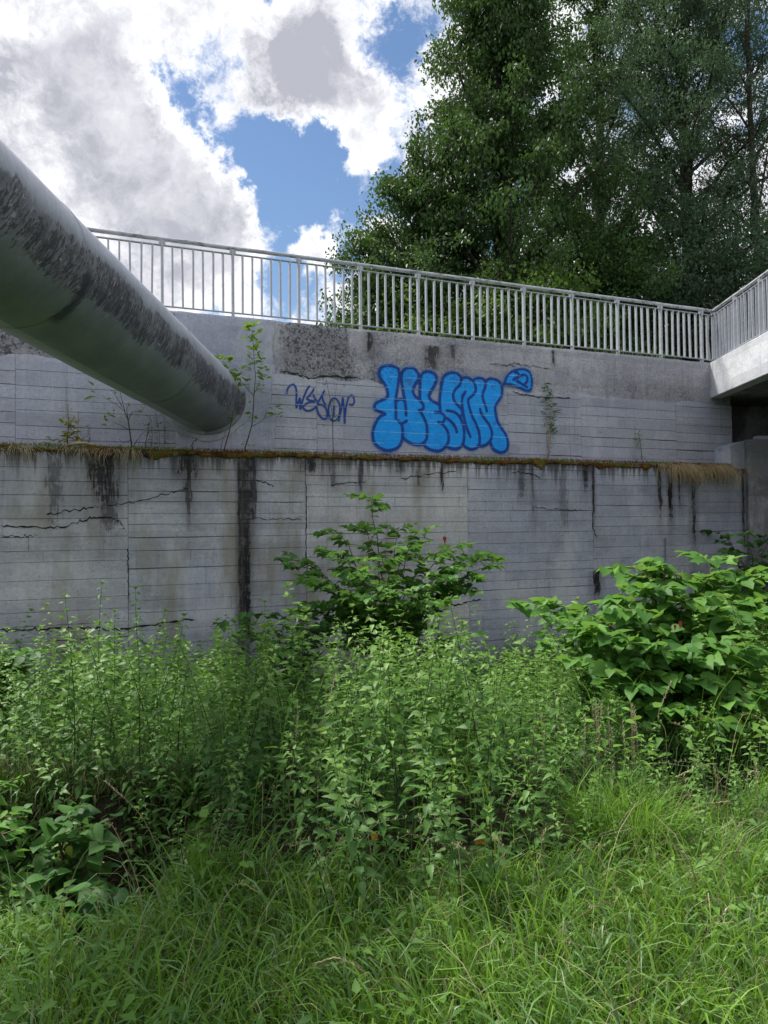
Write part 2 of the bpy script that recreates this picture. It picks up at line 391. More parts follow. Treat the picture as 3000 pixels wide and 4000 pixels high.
def pipe_mat():
    m, t, o = newmat('peeling bitumen paint on steel'); tc = t.new('ShaderNodeTexCoord').outputs['Object']
    X, Y, Z = t.xyz(tc)                      # pipe axis is local Y, origin on the axis
    ang = t.math('ARCTAN2', X, Z)            # 0 on top, + towards the viewer's side (+X)
    v = t.comb(t.math('MULTIPLY', ang, 0.55), t.math('MULTIPLY', Y, 3.4), 0)
    slant = t.comb(t.math('ADD', t.math('MULTIPLY', ang, 0.62), t.math('MULTIPLY', Y, -0.12)), t.math('ADD', t.math('MULTIPLY', Y, 3.0), t.math('MULTIPLY', ang, 0.9)), 0)
    st = t.noise(slant, 4.2, 9, .70, .5); st2 = t.noise(slant, 13.0, 6, .7, .4)
    warp_ = t.math('MULTIPLY', t.math('SUBTRACT', t.noise(tc, 1.5, 4), .5), .55)
    a2 = t.math('ADD', ang, warp_)
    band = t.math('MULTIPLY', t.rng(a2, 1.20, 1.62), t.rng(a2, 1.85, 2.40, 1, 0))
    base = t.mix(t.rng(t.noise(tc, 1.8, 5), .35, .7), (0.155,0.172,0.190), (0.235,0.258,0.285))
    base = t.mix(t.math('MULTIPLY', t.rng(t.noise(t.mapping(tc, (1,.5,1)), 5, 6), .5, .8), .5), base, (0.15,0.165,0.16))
    top = t.mix(t.rng(st, .4, .7), (0.40,0.42,0.48), (0.30,0.31,0.36))  # sky highlight along the upper side, painted as a paler bluish colour
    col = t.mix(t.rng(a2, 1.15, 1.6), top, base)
    brown = t.mix(t.rng(t.noise(tc, 2.3, 5), .40, .62), (0.20,0.20,0.225), (0.085,0.082,0.098))
    bf = t.rng(t.math('ADD', t.math('ADD', t.math('MULTIPLY', st, .6), t.math('MULTIPLY', t.noise(slant, 1.6, 5, .6), .45)), t.math('MULTIPLY', band, .55)), .78, .92)
    col = t.mix(t.math('MULTIPLY', bf, .95), col, brown)
    # black flecks and pale paint shreds, all running round the pipe
    fl = t.rng(t.math('ADD', t.math('ADD', t.math('MULTIPLY', st2, .55), t.math('MULTIPLY', st, .5)), t.math('MULTIPLY', band, .10)), .60, .655)
    col = t.mix(t.math('MULTIPLY', fl, t.math('MULTIPLY', t.rng(band, .02, .7), .85)), col, (0.026,0.026,0.032))
    sh = t.math('MULTIPLY', t.rng(t.noise(slant, 8.5, 8, .72, .7), .56, .62), t.rng(band, .05, .7))
    col = t.mix(t.math('MULTIPLY', sh, .75), col, (0.36,0.40,0.41))
    # the black tar run at the second weld
    for (y0, wdt, a0, a1) in ((-5.75, .10, 1.6, 2.75), (-7.6, .40, 1.25, 2.15), (-3.2, .05, 1.5, 2.2)):
        k = t.math('MULTIPLY', t.rng(t.math('ABSOLUTE', t.math('SUBTRACT', t.math('ADD', Y, t.math('MULTIPLY', t.math('SUBTRACT', st, .5), .3)), y0)), wdt*.3, wdt, 1, 0),
                   t.math('MULTIPLY', t.rng(ang, a0, a0+.25), t.rng(ang, a1-.2, a1, 1, 0)))
        col = t.mix(t.math('MULTIPLY', k, t.rng(st2, .25, .5, .55, .95)), col, (0.02,0.02,0.025))
    h = t.math('ADD', t.math('MULTIPLY', st, 1.0), t.math('MULTIPLY', t.noise(tc, 30, 4), .4))
    princ(t, o, col, t.rng(bf, 0, 1, .42, .60), t.bump(h, .38, .012), .45); return m
M['pipe'] = pipe_mat()

M['soil'] = plain('dark damp soil', (0.035,0.024,0.016), (0.085,0.060,0.042), 9, .95, .8)
M['moss'] = None
def moss_mat():
    m, t, o = newmat('brown and green moss'); tc = t.new('ShaderNodeTexCoord').outputs['Object']
    n = t.noise(tc, 3.2, 6, .7); n2 = t.noise(tc, 13, 6, .7); X = t.xyz(tc)[0]
    col = t.mix(t.rng(n2, .36, .62), (0.030,0.020,0.008), (0.165,0.085,0.022))
    col = t.mix(t.math('MULTIPLY', t.rng(n, .50, .64), .9), col, (0.105,0.115,0.018))
    col = t.mix(t.math('MULTIPLY', t.rng(t.noise(tc, 5, 6, .7), .58, .68), .8), col, (0.25,0.25,0.25))
    princ(t, o, col, .95, t.bump(t.noise(tc, 45, 5), 1, .02), .1); return m
M['moss'] = moss_mat()
M['nettle'] = leafmat('nettle leaf', (0.034,0.105,0.022), (0.115,0.250,0.050), .30, (0.17,0.33,0.07), .5, .3, yellow=(0.32,0.22,0.04), patch=.45, tip=(0.20,0.36,0.06))
M['nettlefar'] = leafmat('nettle leaf in the mass', (0.028,0.095,0.022), (0.135,0.280,0.045), .30, (0.20,0.38,0.06), .55, .25, patch=.65, tip=(0.21,0.38,0.055))
M['nstem'] = plain('dark nettle stem', (0.022,0.018,0.014), (0.06,0.065,0.03), 12, .7)
M['gstem'] = plain('green herb stem', (0.05,0.09,0.03), (0.09,0.13,0.05), 12, .7)
M['knot'] = leafmat('knotweed leaf', (0.045,0.140,0.030), (0.135,0.300,0.052), .36, (0.28,0.50,0.07), .55, .25)
M['knotdark'] = leafmat('knotweed leaf with shade in colour', (0.028,0.090,0.024), (0.085,0.21,0.045), .28, (0.18,0.38,0.06), .55, .25)  # darker copy of the knotweed leaf, shade put into its colours; weeds share it
M['kstem'] = plain('reddish knotweed cane', (0.05,0.035,0.022), (0.11,0.07,0.04), 12, .6)
M['grass'] = leafmat('fresh grass blade', (0.045,0.130,0.018), (0.185,0.350,0.050), .38, (0.30,0.52,0.05), .45, .35, patch=.45)
M['grassdark'] = leafmat('tall dark grass blade', (0.045,0.12,0.035), (0.16,0.28,0.10), .3, None, .42, .4, patch=.4)
M['straw'] = leafmat('dry straw', (0.19,0.155,0.085), (0.46,0.40,0.27), .2, (0.4,0.34,0.2), .8, .1)
M['paleseed'] = leafmat('pale grass seed', (0.34,0.29,0.18), (0.60,0.54,0.40), .2, (0.5,0.45,0.3), .8, .1)
M['strawstem'] = plain('straw stem', (0.20,0.17,0.09), (0.38,0.32,0.20), 10, .8)
M['deadroot'] = leafmat('dry root and dead grass', (0.032,0.026,0.016), (0.15,0.115,0.07), .1, (0.2,0.15,0.08), .9, .1)
M['treeA'] = leafmat('dark broad tree leaf', (0.010,0.036,0.014), (0.070,0.145,0.034), .26, (0.13,0.25,0.03), .5, .3, patch=.55)
M['treeB'] = leafmat('grey green ash leaf', (0.018,0.055,0.028), (0.080,0.155,0.075), .26, (0.13,0.23,0.07), .55, .35, patch=.55)
M['treeC'] = leafmat('bright leafy tree leaf', (0.028,0.080,0.018), (0.095,0.18,0.030), .34, (0.20,0.34,0.04), .5, .35, patch=.5)
M['bark'] = plain('dark bark', (0.03,0.026,0.022), (0.075,0.065,0.055), 14, .95, .6)
M['sap'] = leafmat('fresh sapling leaf', (0.09,0.21,0.02), (0.18,0.34,0.04), .35, (0.35,0.55,0.06), .4, .4)
M['yel'] = leafmat('yellow green leaf', (0.20,0.24,0.03), (0.36,0.36,0.05), .3, (0.5,0.5,0.08), .5, .3)
M['silver'] = leafmat('silvery willow leaf', (0.16,0.20,0.12), (0.35,0.38,0.28), .2, (0.3,0.35,0.2), .5, .3)
M['twig'] = plain('twig bark', (0.035,0.026,0.02), (0.09,0.07,0.05), 20, .85)
M['palewood'] = plain('weathered pale branch', (0.30,0.20,0.13), (0.48,0.36,0.26), 9, .8, .4)
M['orangeleaf'] = leafmat('withered orange leaf', (0.34,0.16,0.03), (0.45,0.24,0.05), .3, (0.6,0.35,0.06), .6, .2)
M['redleaf'] = leafmat('withered red leaf', (0.11,0.022,0.015), (0.16,0.04,0.02), .2, (0.45,0.1,0.04), .6, .2)

# ------------------------------------------------------------------ terrain
def ground_z(x, y):
    x = np.asarray(x, float); y = np.asarray(y, float)
    z = -0.80*smoothstep(y, 4.6, 9.0) + 0.30*smoothstep(x, 2.5, 7)*smoothstep(y, 7, 13)
    z = z + 0.10*smoothstep(x, 0.5, 3.0)*smoothstep(y, 2, 4)*(1-smoothstep(y, 6, 9))
    hx = smoothstep(-x, 0.85, 1.3)*(1-smoothstep(-x, 4.5, 6.5))
    hy = smoothstep(y, 3.05, 3.75)*(1-smoothstep(y, 4.45, 4.80+0.12*np.sin(x*5)))
    z = z - 0.72*hx*hy
    near = (np.abs(x) < 12) & (y < 14)
    z = z + np.where(near, 0.10*(fbm(x*1.3, y*1.3, 3)-.5) + 0.05*(fbm(x*6, y*6, 5)-.5), 0)
    return z

xs = np.concatenate([[-600,-200,-80,-35,-18,-12], np.arange(-9, 9.01, .09), [12,18,35,80,200,600]])
ys = np.concatenate([[-300,-80,-25,-8,-3,-.5], np.arange(1.0, 15.01, .09), [17,22,40,90,250,900]])
gx, gy = np.meshgrid(xs, ys)
gz = ground_z(gx, gy)
nx, ny = len(xs), len(ys)
idx = np.arange(nx*ny).reshape(ny, nx)
q = np.stack([idx[:-1,:-1], idx[:-1,1:], idx[1:,1:], idx[1:,:-1]], -1).reshape(-1, 4)
def ground_mat():
    m, t, o = newmat('grassy soil'); P = t.new('ShaderNodeNewGeometry').outputs['Position']
    Y = t.xyz(P)[1]
    n = t.noise(P, 2.2, 6, .65); n2 = t.noise(P, 24, 6, .7)
    col = t.mix(t.rng(n2, .35, .68), (0.016,0.013,0.009), (0.050,0.040,0.027))
    col = t.mix(t.math('MULTIPLY', t.rng(n, .42, .6), .55), col, (0.035,0.06,0.018))
    princ(t, o, col, .97, t.bump(n2, 1, .03), .1); return m
g = mk('ground', np.stack([gx.ravel(), gy.ravel(), gz.ravel()], 1), q, ground_mat(), smooth=True); g['kind'] = 'structure'

# upper embankment behind the wall, at the height of the wall top
def cam_xy_of_wall(X, d=0): return (X, WY + WB*X + d*math.sqrt(1+WB*WB))
pe = [cam_xy_of_wall(-14, .5), cam_xy_of_wall(6.9, .5), (6.9, 16.9), (90, 16.9), (90, 160), (-90, 160), (-90, 7.2), (-14, 7.2)]
zt = Z_TOP - .06
Vv = [(x, y, -1.5) for x, y in pe] + [(x, y, zt) for x, y in pe]
n = len(pe); Ff = [tuple(range(n, 2*n))] + [(i, (i+1) % n, (i+1) % n + n, i+n) for i in range(n)]
eb = mk('embankment', Vv, Ff, plain('embankment turf', (0.03,0.05,0.018), (0.06,0.09,0.03), 1.5, .95, .5)); eb['kind'] = 'structure'

# ------------------------------------------------------------------ the retaining wall
wall = empty('retaining_wall', tuple(W0), WA)
tag(wall, 'long grey board-marked concrete retaining wall with a mossy ledge and black streaks', 'retaining wall')
core = MB()
sL, sR = -15.0, sx(2858, 0, 1650)
sRl = sx(2912, -LD, 1850)
core.box((sL, 0.03, -2.0), (sR, .55, Z_TOP-.012))
core.box((sL, -LD+.012, -2.0), (sRl, .03, Z_LEDGE-.015))
core.build('wall_core', M['core'], wall)

def board(name, s0, s1, z0, z1, d, proud, mat, topfn=None, jit=.004, step=.12, thick=.014, gap=.0):
    z1 -= gap
    n = max(3, int((s1-s0)/step)); S = np.linspace(s0, s1, n)
    sd0 = random.uniform(0,99); zb = z0 + rng.uniform(0, jit*.4, n); gv = np.clip(fbm(S*1.5, S*0+sd0, 3)*5.0-2.2, .02, 1.8)
    zt_ = z1 + gap*(1-gv) - rng.uniform(0, jit*.4, n)
    zt_ = np.minimum(zt_, z1+gap-.0004)
    if topfn is not None: zt_ = np.minimum(zt_, topfn(S))
    tilt = rng.normal(0, .0012)
    yf = d - proud - rng.uniform(0, .0012, n); yb = d + thick
    V = []
    for i in range(n):
        V += [(S[i], yb, zb[i]), (S[i], yf[i]-tilt, zb[i]+.002), (S[i], yf[i]+tilt, zt_[i]-.002), (S[i], yb, zt_[i])]
    Fc = []
    for i in range(n-1):
        a = 4*i; b = a+4
        for k in range(3): Fc.append((a+k, b+k, b+k+1, a+k+1))
    Fc.append((0,1,2,3)); e = 4*(n-1); Fc.append((e+3,e+2,e+1,e))
    return mk(name, V, Fc, mat, wall)

def gapw():
    r = random.random()
    return .0006 if r < .50 else (.003 if r < .80 else (.007 if r < .95 else .013))
# lower wall, five pours, board by board
joints = [sL] + [sx(p, -LD, 2000) for p in (-1300, -500, 500, 1195, 1827, 2316, 2690)] + [sRl]
for j in range(len(joints)-1):
    z = -1.3 + random.uniform(0, .1)
    while z < Z_LEDGE-.02:
        h = random.choice((.145,.165,.18,.18,.2,.24)); z1 = min(z+h, Z_LEDGE); 
        if Z_LEDGE - z1 < .07: z1 = Z_LEDGE
        gp = gapw()
        a, b = joints[j]+.003, joints[j+1]-.003
        if random.random() < .45 and b-a > 1.6:
            c = a + (b-a)*random.uniform(.3, .7)
            board('formwork_panel', a, c-.002, z, z1, -LD, random.uniform(0, .006), M['lower'], gap=gp)
            board('formwork_panel', c+.002, b, z, z1, -LD, random.uniform(0, .006), M['lower'], gap=gapw())
        else: board('formwork_panel', a, b, z, z1, -LD, random.uniform(0, .006), M['lower'], gap=gp)
        z = z1
# upper wall boards below the gritty band; plain mortar patch beside the pipe
def bandtop(S): return Z_BAND + .10*(fbm(S*1.1, S*0+3, 9)-.5) + .07*(vnoise(S*4.3, S*0, 4)-.5)
pA, pB = sx(690), sx(1062)
segs = [sL, sx(-900), sx(60), pA, pB, sx(1238), sx(1985), sx(2270), sx(2640), sR]
for j in range(len(segs)-1):
    if abs(segs[j]-pA) < 1e-6: continue
    z = Z_LEDGE - .05 + random.uniform(0, .08)
    while z < Z_BAND+.12:
        h = random.choice((.15,.17,.18,.19,.21)); gp = gapw(); a, b = segs[j]+.002, segs[j+1]-.002
        if z < Z_BAND-.05:
            z1 = z+h; last = z1 > Z_BAND-.08
            if last: z1 = Z_BAND+.2
            board('formwork_panel', a, b, z, z1, 0, random.uniform(.002, .007), M['upper'], topfn=bandtop if last else None, step=.07 if last else .12, gap=0 if last else gp)
            z = z1
        else: break
def slab(name, s0, s1, z0, z1, d, mat, amp, cell=.05, back=.03, rag=False):
    nS = max(3, int((s1-s0)/cell)); nZ = max(3, int((z1-z0)/cell))
    S, Z = np.meshgrid(np.linspace(s0, s1, nS), np.linspace(z0, z1, nZ))
    Dd = d - amp*(fbm(S*7, Z*7, 21)-.5)*2
    if rag: Z[-1] += .018*(fbm(S[-1]*5, S[-1]*0, 31)-.5)
    if rag == 2:
        S[:,-1] += .16*(fbm(Z[:,-1]*3, Z[:,-1]*0, 35)-.5); S[:,-2] = (S[:,-1]+S[:,-3])/2
    V = np.stack([S.ravel(), Dd.ravel(), Z.ravel()], 1)
    V2 = V.copy(); V2[:, 1] = back
    id_ = np.arange(nS*nZ).reshape(nZ, nS)
    F1 = np.stack([id_[:-1,:-1], id_[:-1,1:], id_[1:,1:], id_[1:,:-1]], -1).reshape(-1, 4)
    N = nS*nZ; e = [F1]
    for r in (id_[0], id_[-1][::-1], id_[:,0][::-1], id_[:,-1]):
        e.append(np.stack([r[1:], r[:-1], r[:-1]+N, r[1:]+N], -1))
    return mk(name, np.concatenate([V, V2]), np.concatenate(e), mat, wall, smooth=True)
slab('gritty_band', sL, pA, Z_BAND-.25, Z_TOP, .010, M['rough'], .005, rag=True)
slab('gritty_band', pB, sR, Z_BAND-.25, Z_TOP, .010, M['rough'], .005, rag=True)
slab('mortar_patch', pA-.02, pB+.02, Z_LEDGE-.05, Z_TOP+.004, -.004, M['patch'], .003, rag=2)
# cracks, thin jagged openings
def jag(pts, n=9, amp=.012):
    P = []
    for (a, b) in zip(pts[:-1], pts[1:]):
        for k in range(n):
            f = k/n; P.append((a[0]+(b[0]-a[0])*f + random.gauss(0, amp*.5), a[1]+(b[1]-a[1])*f + random.gauss(0, amp)))
    P.append(pts[-1]); return P
def crack(pxs, d, wd=.008, dd=.0085):
    pts = [onwall(x, y, d) for x, y in pxs]; P = jag([(p[0], p[2]) for p in pts])
    V = []; Fc = []
    for i, (s, z) in enumerate(P):
        t_ = wd*(.35+random.random()*1.1)*(1 if 0 < i < len(P)-1 else .1)
        if len(P) > 3 and abs(P[-1][0]-P[0][0]) < abs(P[-1][1]-P[0][1]): V += [(s-t_, d-dd, z), (s+t_, d-dd, z)]
        else: V += [(s, d-dd, z-t_), (s, d-dd, z+t_)]
    for i in range(len(P)-1): Fc.append((2*i, 2*i+2, 2*i+3, 2*i+1))
    mk('crack', V, Fc, M['crack'], wall)
for c_, wd in [([(180,2008),(270,1994),(370,1982),(450,1980)], .010), ([(0,2052),(120,2060),(250,2060),(340,2025),(430,2020),(470,2038),(492,2075)], .009),
           ([(430,1975),(560,1955),(660,1925),(740,1905)], .006), ([(0,2092),(90,2095),(150,2088)], .006), ([(1000,1878),(1040,1885),(1070,1900)], .008),
           ([(1194,1878),(1196,1990),(1193,2110),(1200,2240)], .007), ([(498,2145),(500,2230),(502,2350)], .006),
           ([(0,2462),(120,2460),(190,2455),(330,2452),(480,2458),(640,2430),(760,2420)], .013), ([(1720,2365),(1790,2362),(1880,2340)], .010),
           ([(2000,1845),(2060,1848),(2110,1862)], .009), ([(2080,1978),(2130,1988),(2220,1992),(2275,1992)], .006), ([(2313,1880),(2316,1980),(2314,2060),(2330,2100)], .010),
           ([(1290,1900),(1350,1885),(1430,1882)], .006), ([(2905,1835),(2902,1960),(2900,2080)], .006), ([(1180,2030),(1100,2025),(940,2028)], .006),
           ([(1560,1870),(1660,1855),(1790,1836)], .007), ([(1725,1840),(1729,1880),(1728,1920)], .008), ([(1430,2102),(1600,2102),(1700,2106)], .004)]:
    crack(c_, -LD, wd)
for c_, wd in [([(1100,1450),(1160,1462),(1190,1476),(1300,1470),(1420,1480)], .011), ([(2000,1528),(2030,1540),(2080,1545),(2120,1552),(2230,1556)], .010),
           ([(1995,1418),(2060,1428),(2150,1442)], .006), ([(1910,1424),(2015,1430)], .009), ([(750,1755),(752,1735),(775,1700)], .005)]:
    crack(c_, 0, wd, .011)
# block standing on the ledge at the bridge end of the wall
bs0, bs1 = sx(2836, -.3, 1780), sx(2913, -.36, 1780)
zb_top = onwall(2880, 1722, -LD)[2]
bb = MB(); a0 = bs0+.02
Vb = [(a0,-LD+.01,Z_LEDGE-.02),(sRl,-LD+.01,Z_LEDGE-.02),(sRl,.02,Z_LEDGE-.02),(a0,.02,Z_LEDGE-.02),
      (a0,-LD+.01,zb_top-.10),(sRl,-LD+.01,zb_top),(sRl,.02,zb_top),(a0,.02,zb_top-.10)]
bb.add(Vb, [(0,3,2,1),(4,5,6,7),(0,1,5,4),(1,2,6,5),(2,3,7,6),(3,0,4,7)])
bb.build('ledge_block', M['patch'], wall)

# ------------------------------------------------------------------ graffiti: paint films lying on the wall boards
def cat(pts, n=8, closed=False):
    P = np.array(pts, float); 
    if closed: P = np.concatenate([P[-2:-1], P, P[1:2]])
    else: P = np.concatenate([[2*P[0]-P[1]], P, [2*P[-1]-P[-2]]])
    o_ = []
    for i in range(1, len(P)-2):
        for k in range(n):
            t_ = k/n; a, b, c, d = P[i-1:i+3]
            o_.append(.5*((2*b)+(-a+c)*t_+(2*a-5*b+4*c-d)*t_**2+(-a+3*b-3*c+d)*t_**3))
    o_.append(P[-2]); return np.array(o_)
def tow(pts, x0, y0, sc): 
    r = []
    for x, y in pts: p = onwall(x0+x/sc, y0+y/sc, 0); r.append((p[0], p[2]))
    return np.array(r)
def segdist(X, Z, poly):
    best = np.full(X.shape, 9.0)
    for a, b in zip(poly[:-1], poly[1:]):
        ab = b-a; L = max(1e-9, ab@ab); t_ = np.clip(((X-a[0])*ab[0]+(Z-a[1])*ab[1])/L, 0, 1)
        best = np.minimum(best, np.hypot(X-a[0]-t_*ab[0], Z-a[1]-t_*ab[1]))
    return best
def inside(X, Z, poly):
    c = np.zeros(X.shape, bool); n_ = len(poly)
    for i in range(n_):
        x1, z1 = poly[i]; x2, z2 = poly[(i+1) % n_]
        if z1 == z2: continue
        k = ((z1 > Z) != (z2 > Z)) & (X < (x2-x1)*(Z-z1)/(z2-z1)+x1); c ^= k
    return c
def film(name, lo, hi, fn, mat, parent, d, cell=.009):
    S, Z = np.meshgrid(np.arange(lo[0], hi[0], cell), np.arange(lo[1], hi[1], cell))
    A = fn(S, Z); keep = A > .004
    kc = keep[:-1,:-1] | keep[:-1,1:] | keep[1:,:-1] | keep[1:,1:]
    id_ = np.arange(S.size).reshape(S.shape)
    Q = np.stack([id_[:-1,:-1], id_[:-1,1:], id_[1:,1:], id_[1:,:-1]], -1)[kc]
    us, inv = np.unique(Q, return_inverse=True); Q = inv.reshape(-1, 4)
    V = np.stack([S.ravel()[us], np.full(len(us), d), Z.ravel()[us]], 1)
    return mk(name, V, Q, mat, parent, attr={'a': A.ravel()[us]})
def paint(name, c1, c2, patchy=.0):
    m, t, o = newmat(name); tc = t.new('ShaderNodeTexCoord').outputs['Object']
    a = t.new('ShaderNodeAttribute', attribute_name='a').outputs['Fac']
    n = t.noise(tc, 28, 6, .7); nb_ = t.noise(tc, 2.3, 4)
    X, Y, Z = t.xyz(tc)
    grit = t.math('MULTIPLY', t.rng(t.noise(tc, 34, 5, .75), .50, .57), t.rng(t.math('ADD', Z, t.math('MULTIPLY', nb_, .06)), Z_BAND-.01, Z_BAND+.03))
    col = t.mix(t.rng(n, .3, .7), c1, c2)
    col = t.mix(t.math('MULTIPLY', grit, .6), col, tuple(c*.30 for c in c1))
    # the board joints print through the paint
    ln = t.noise(t.mapping(tc, (2.0,1,30)), 1.5, 4, .6); col = t.mix(t.math('MULTIPLY', t.rng(ln, .62, .72), .55), col, (0.30,0.52,0.72))
    jz = t.math('FRACT', t.math('ADD', t.math('MULTIPLY', Z, 5.55), t.math('MULTIPLY', X, .02))); jl = t.math('MULTIPLY', t.rng(t.math('ABSOLUTE', t.math('SUBTRACT', jz, .5)), .018, .045, 1, 0), t.rng(t.noise(t.mapping(tc, (2.2,1,9)), 1.6, 3), .42, .55))
    col = t.mix(t.math('MULTIPLY', jl, .55), col, (0.35,0.60,0.80))
    big = t.noise(tc, 4.5, 6, .65); col = t.mix(t.math('MULTIPLY', t.rng(big, .48, .68), .35), col, tuple(c*.62 for c in c1))
    al = a
    if patchy: al = t.math('MULTIPLY', a, t.math('SUBTRACT', 1, t.math('MULTIPLY', t.rng(t.noise(tc, 3.2, 6, .6), .57, .72), patchy)))
    p = princ(t, None, col, .6, t.bump(t.math('ADD', n, ln), .4, .01), .3)
    tr = t.new('ShaderNodeBsdfTransparent'); mx = t.new('ShaderNodeMixShader'); t.put(mx.inputs[0], al)
    t.l.new(tr.outputs[0], mx.inputs[1]); t.l.new(p.outputs[0], mx.inputs[2]); t.l.new(mx.outputs[0], o.inputs[0]); return m
M['skyblue'] = paint('sky blue spray paint', (0.003,0.31,0.96), (0.012,0.40,1.0), .40)
M['deepblue'] = paint('deep blue spray paint', (0.006,0.045,0.27), (0.012,0.07,0.36))
BIG = [[(320,100),(300,85),(250,68),(195,70),(155,95),(140,140),(150,175),(170,205),(195,245),(215,285),(222,330),(215,360),(190,378),(150,395),(110,420),(98,445),(110,475),(150,495),(195,515),(150,540),(110,600),(85,670),(85,740),(105,790),(150,830),(210,852),(270,845),(320,820),(348,775),(358,720),(358,660),(350,610),(335,595)],
 [(320,100),(328,150),(322,210),(310,290),(300,350),(293,400),(297,470),(297,555)],
 [(293,420),(305,395),(335,378),(365,385),(383,415),(390,470),(390,525)],[(318,578),(335,597),(365,598),(395,580)],
 [(378,390),(368,330),(355,250),(348,180),(355,130),(385,98),(430,88),(475,100),(502,140),(505,190),(480,235),(460,275),(455,310),(475,350),(510,380),(540,415),(552,450),(540,475),(510,482)],
 [(510,482),(530,505),(560,560),(582,620),(585,700),(578,750),(550,785),(510,800),(450,790),(400,765),(358,730)],
 [(520,390),(518,330),(520,250),(522,190),(540,145),(580,122),(625,128),(660,150),(675,190),(660,240),(630,290),(605,340),(610,370),(640,400),(680,420),(703,440),(708,490)],
 [(660,500),(700,500),(730,515),(748,545),(740,580),(720,598),(690,590)],
 [(708,598),(740,625),(770,665),(785,720),(778,780),(740,835),(690,858),(630,850),(580,825),(556,795)],
 [(703,460),(703,380),(710,300),(722,220),(735,180),(765,148),(810,132),(860,140),(895,170),(900,210),(885,250),(850,285),(828,330),(832,380),(855,420),(890,455),(910,490),(910,520),(890,540)],
 [(770,485),(810,490),(850,505),(885,540),(910,590),(928,670),(925,760),(905,810),(860,838),(810,835),(768,818)],
 [(752,545),(790,570),(830,610),(852,650),(858,680)],
 [(898,205),(915,185),(945,175),(985,190),(1018,225),(1035,270),(1030,310),(1005,345),(975,370),(965,400),(975,450),(1000,530),(1035,600),(1062,670),(1072,740),(1065,800),(1030,835),(985,842),(940,820),(912,795)],
 [(940,310),(918,345),(908,390),(912,460),(925,540),(945,620),(965,680),(985,725)],
 [(1008,210),(1030,190),(1070,182),(1110,195),(1125,230),(1122,270),(1105,310),(1098,350),(1110,400),(1125,440),(1138,490)],
 [(1075,470),(1090,520),(1130,575),(1165,625),(1185,690),(1175,750),(1145,790),(1100,812),(1065,810)],
 [(1125,215),(1150,195),(1190,190),(1240,205),(1272,245),(1280,300),(1268,360),(1235,410),(1215,450),(1220,510),(1240,590),(1275,650),(1315,710),(1333,780),(1325,840),(1290,868),(1240,865),(1195,835),(1175,790),(1170,765)]]
FIN = [(1295,240),(1320,180),(1360,130),(1420,105),(1480,102),(1525,120),(1548,160),(1555,220),(1548,280),(1525,300),(1480,290),(1420,260),(1360,243),(1295,240)]
FINI = [[(1395,130),(1425,135),(1430,165),(1385,195),(1410,190),(1445,165),(1480,150),(1510,175),(1510,215),(1490,235)],[(1415,210),(1460,235),(1510,268)]]
OUTL = [(250,68),(195,70),(155,95),(140,140),(150,175),(170,205),(195,245),(215,285),(222,330),(215,360),(190,378),(150,395),(110,420),(98,445),(110,475),(150,495),(195,515),(150,540),(110,600),(85,670),(85,740),(105,790),(150,830),(210,852),(270,845),(320,820),(348,775),(358,730),(400,765),(450,790),(510,800),(556,795),(580,825),(630,850),(690,858),(740,835),(768,818),(810,835),(860,838),(905,810),(940,820),(985,842),(1030,835),(1065,810),(1100,812),(1145,790),(1172,765),(1195,835),(1240,865),(1290,868),(1325,840),(1333,780),(1315,710),(1275,650),(1240,590),(1220,510),(1215,450),(1235,410),(1268,360),(1280,300),(1272,245),(1240,205),(1190,190),(1150,195),(1125,215),(1110,195),(1070,182),(1030,190),(1008,210),(985,190),(945,175),(915,185),(898,205),(895,170),(860,140),(810,132),(765,148),(735,180),(722,220),(710,300),(703,380),(703,440),(680,420),(640,400),(610,370),(605,340),(630,290),(660,240),(675,190),(660,150),(625,128),(580,122),(540,145),(522,190),(520,250),(518,330),(520,390),(510,380),(475,350),(455,310),(460,275),(480,235),(505,190),(502,140),(475,100),(430,88),(385,98),(355,130),(348,180),(355,250),(368,330),(378,390),(365,385),(335,378),(305,395),(293,420),(300,350),(310,290),(322,210),(328,150),(320,100),(300,85)]
def graffiti(name, label, cat_, strokes, outline, x0, y0, sc, hw, soft):
    root = empty(name, tuple(W0), WA); tag(root, label, cat_)
    SW = [tow(cat(s_, 5), x0, y0, sc) for s_ in strokes]
    allp = np.concatenate(SW); lo = allp.min(0)-.12; hi = allp.max(0)+.12
    def line(S, Z):
        dmin = np.full(S.shape, 9.0)
        for k, p in enumerate(SW): dmin = np.minimum(dmin, segdist(S, Z, p))
        wv = hw*(.8+.5*fbm(S*3, Z*3, 5)); return .97*(1-smoothstep(dmin, wv*.75, wv+soft))
    if outline is not None:
        OW = tow(cat(outline+[outline[0]], 4, True), x0, y0, sc)
        def fill(S, Z):
            dd_ = segdist(S, Z, OW); ins = inside(S, Z, OW)
            halo = .42*(1-smoothstep(dd_, .0, .085))
            return np.where(ins, 1.0, halo*(.3+1.0*fbm(S*5, Z*5, 8)))
        film('blue_fill', lo, hi, fill, M['skyblue'], root, -.0125)
    film('blue_outline', lo, hi, line, M['deepblue'], root, -.0145)
    return root
graffiti('graffiti', 'large bubble-letter graffiti in sky blue with dark blue outlines on the upper wall', 'graffiti', BIG, OUTL, 1420, 1400, 2.37, .0135, .020)
graffiti('graffiti', 'small blue half-round graffiti blob high beside the bubble letters', 'graffiti', [FIN]+FINI, FIN[:-1], 1420, 1400, 2.37, .012, .018)
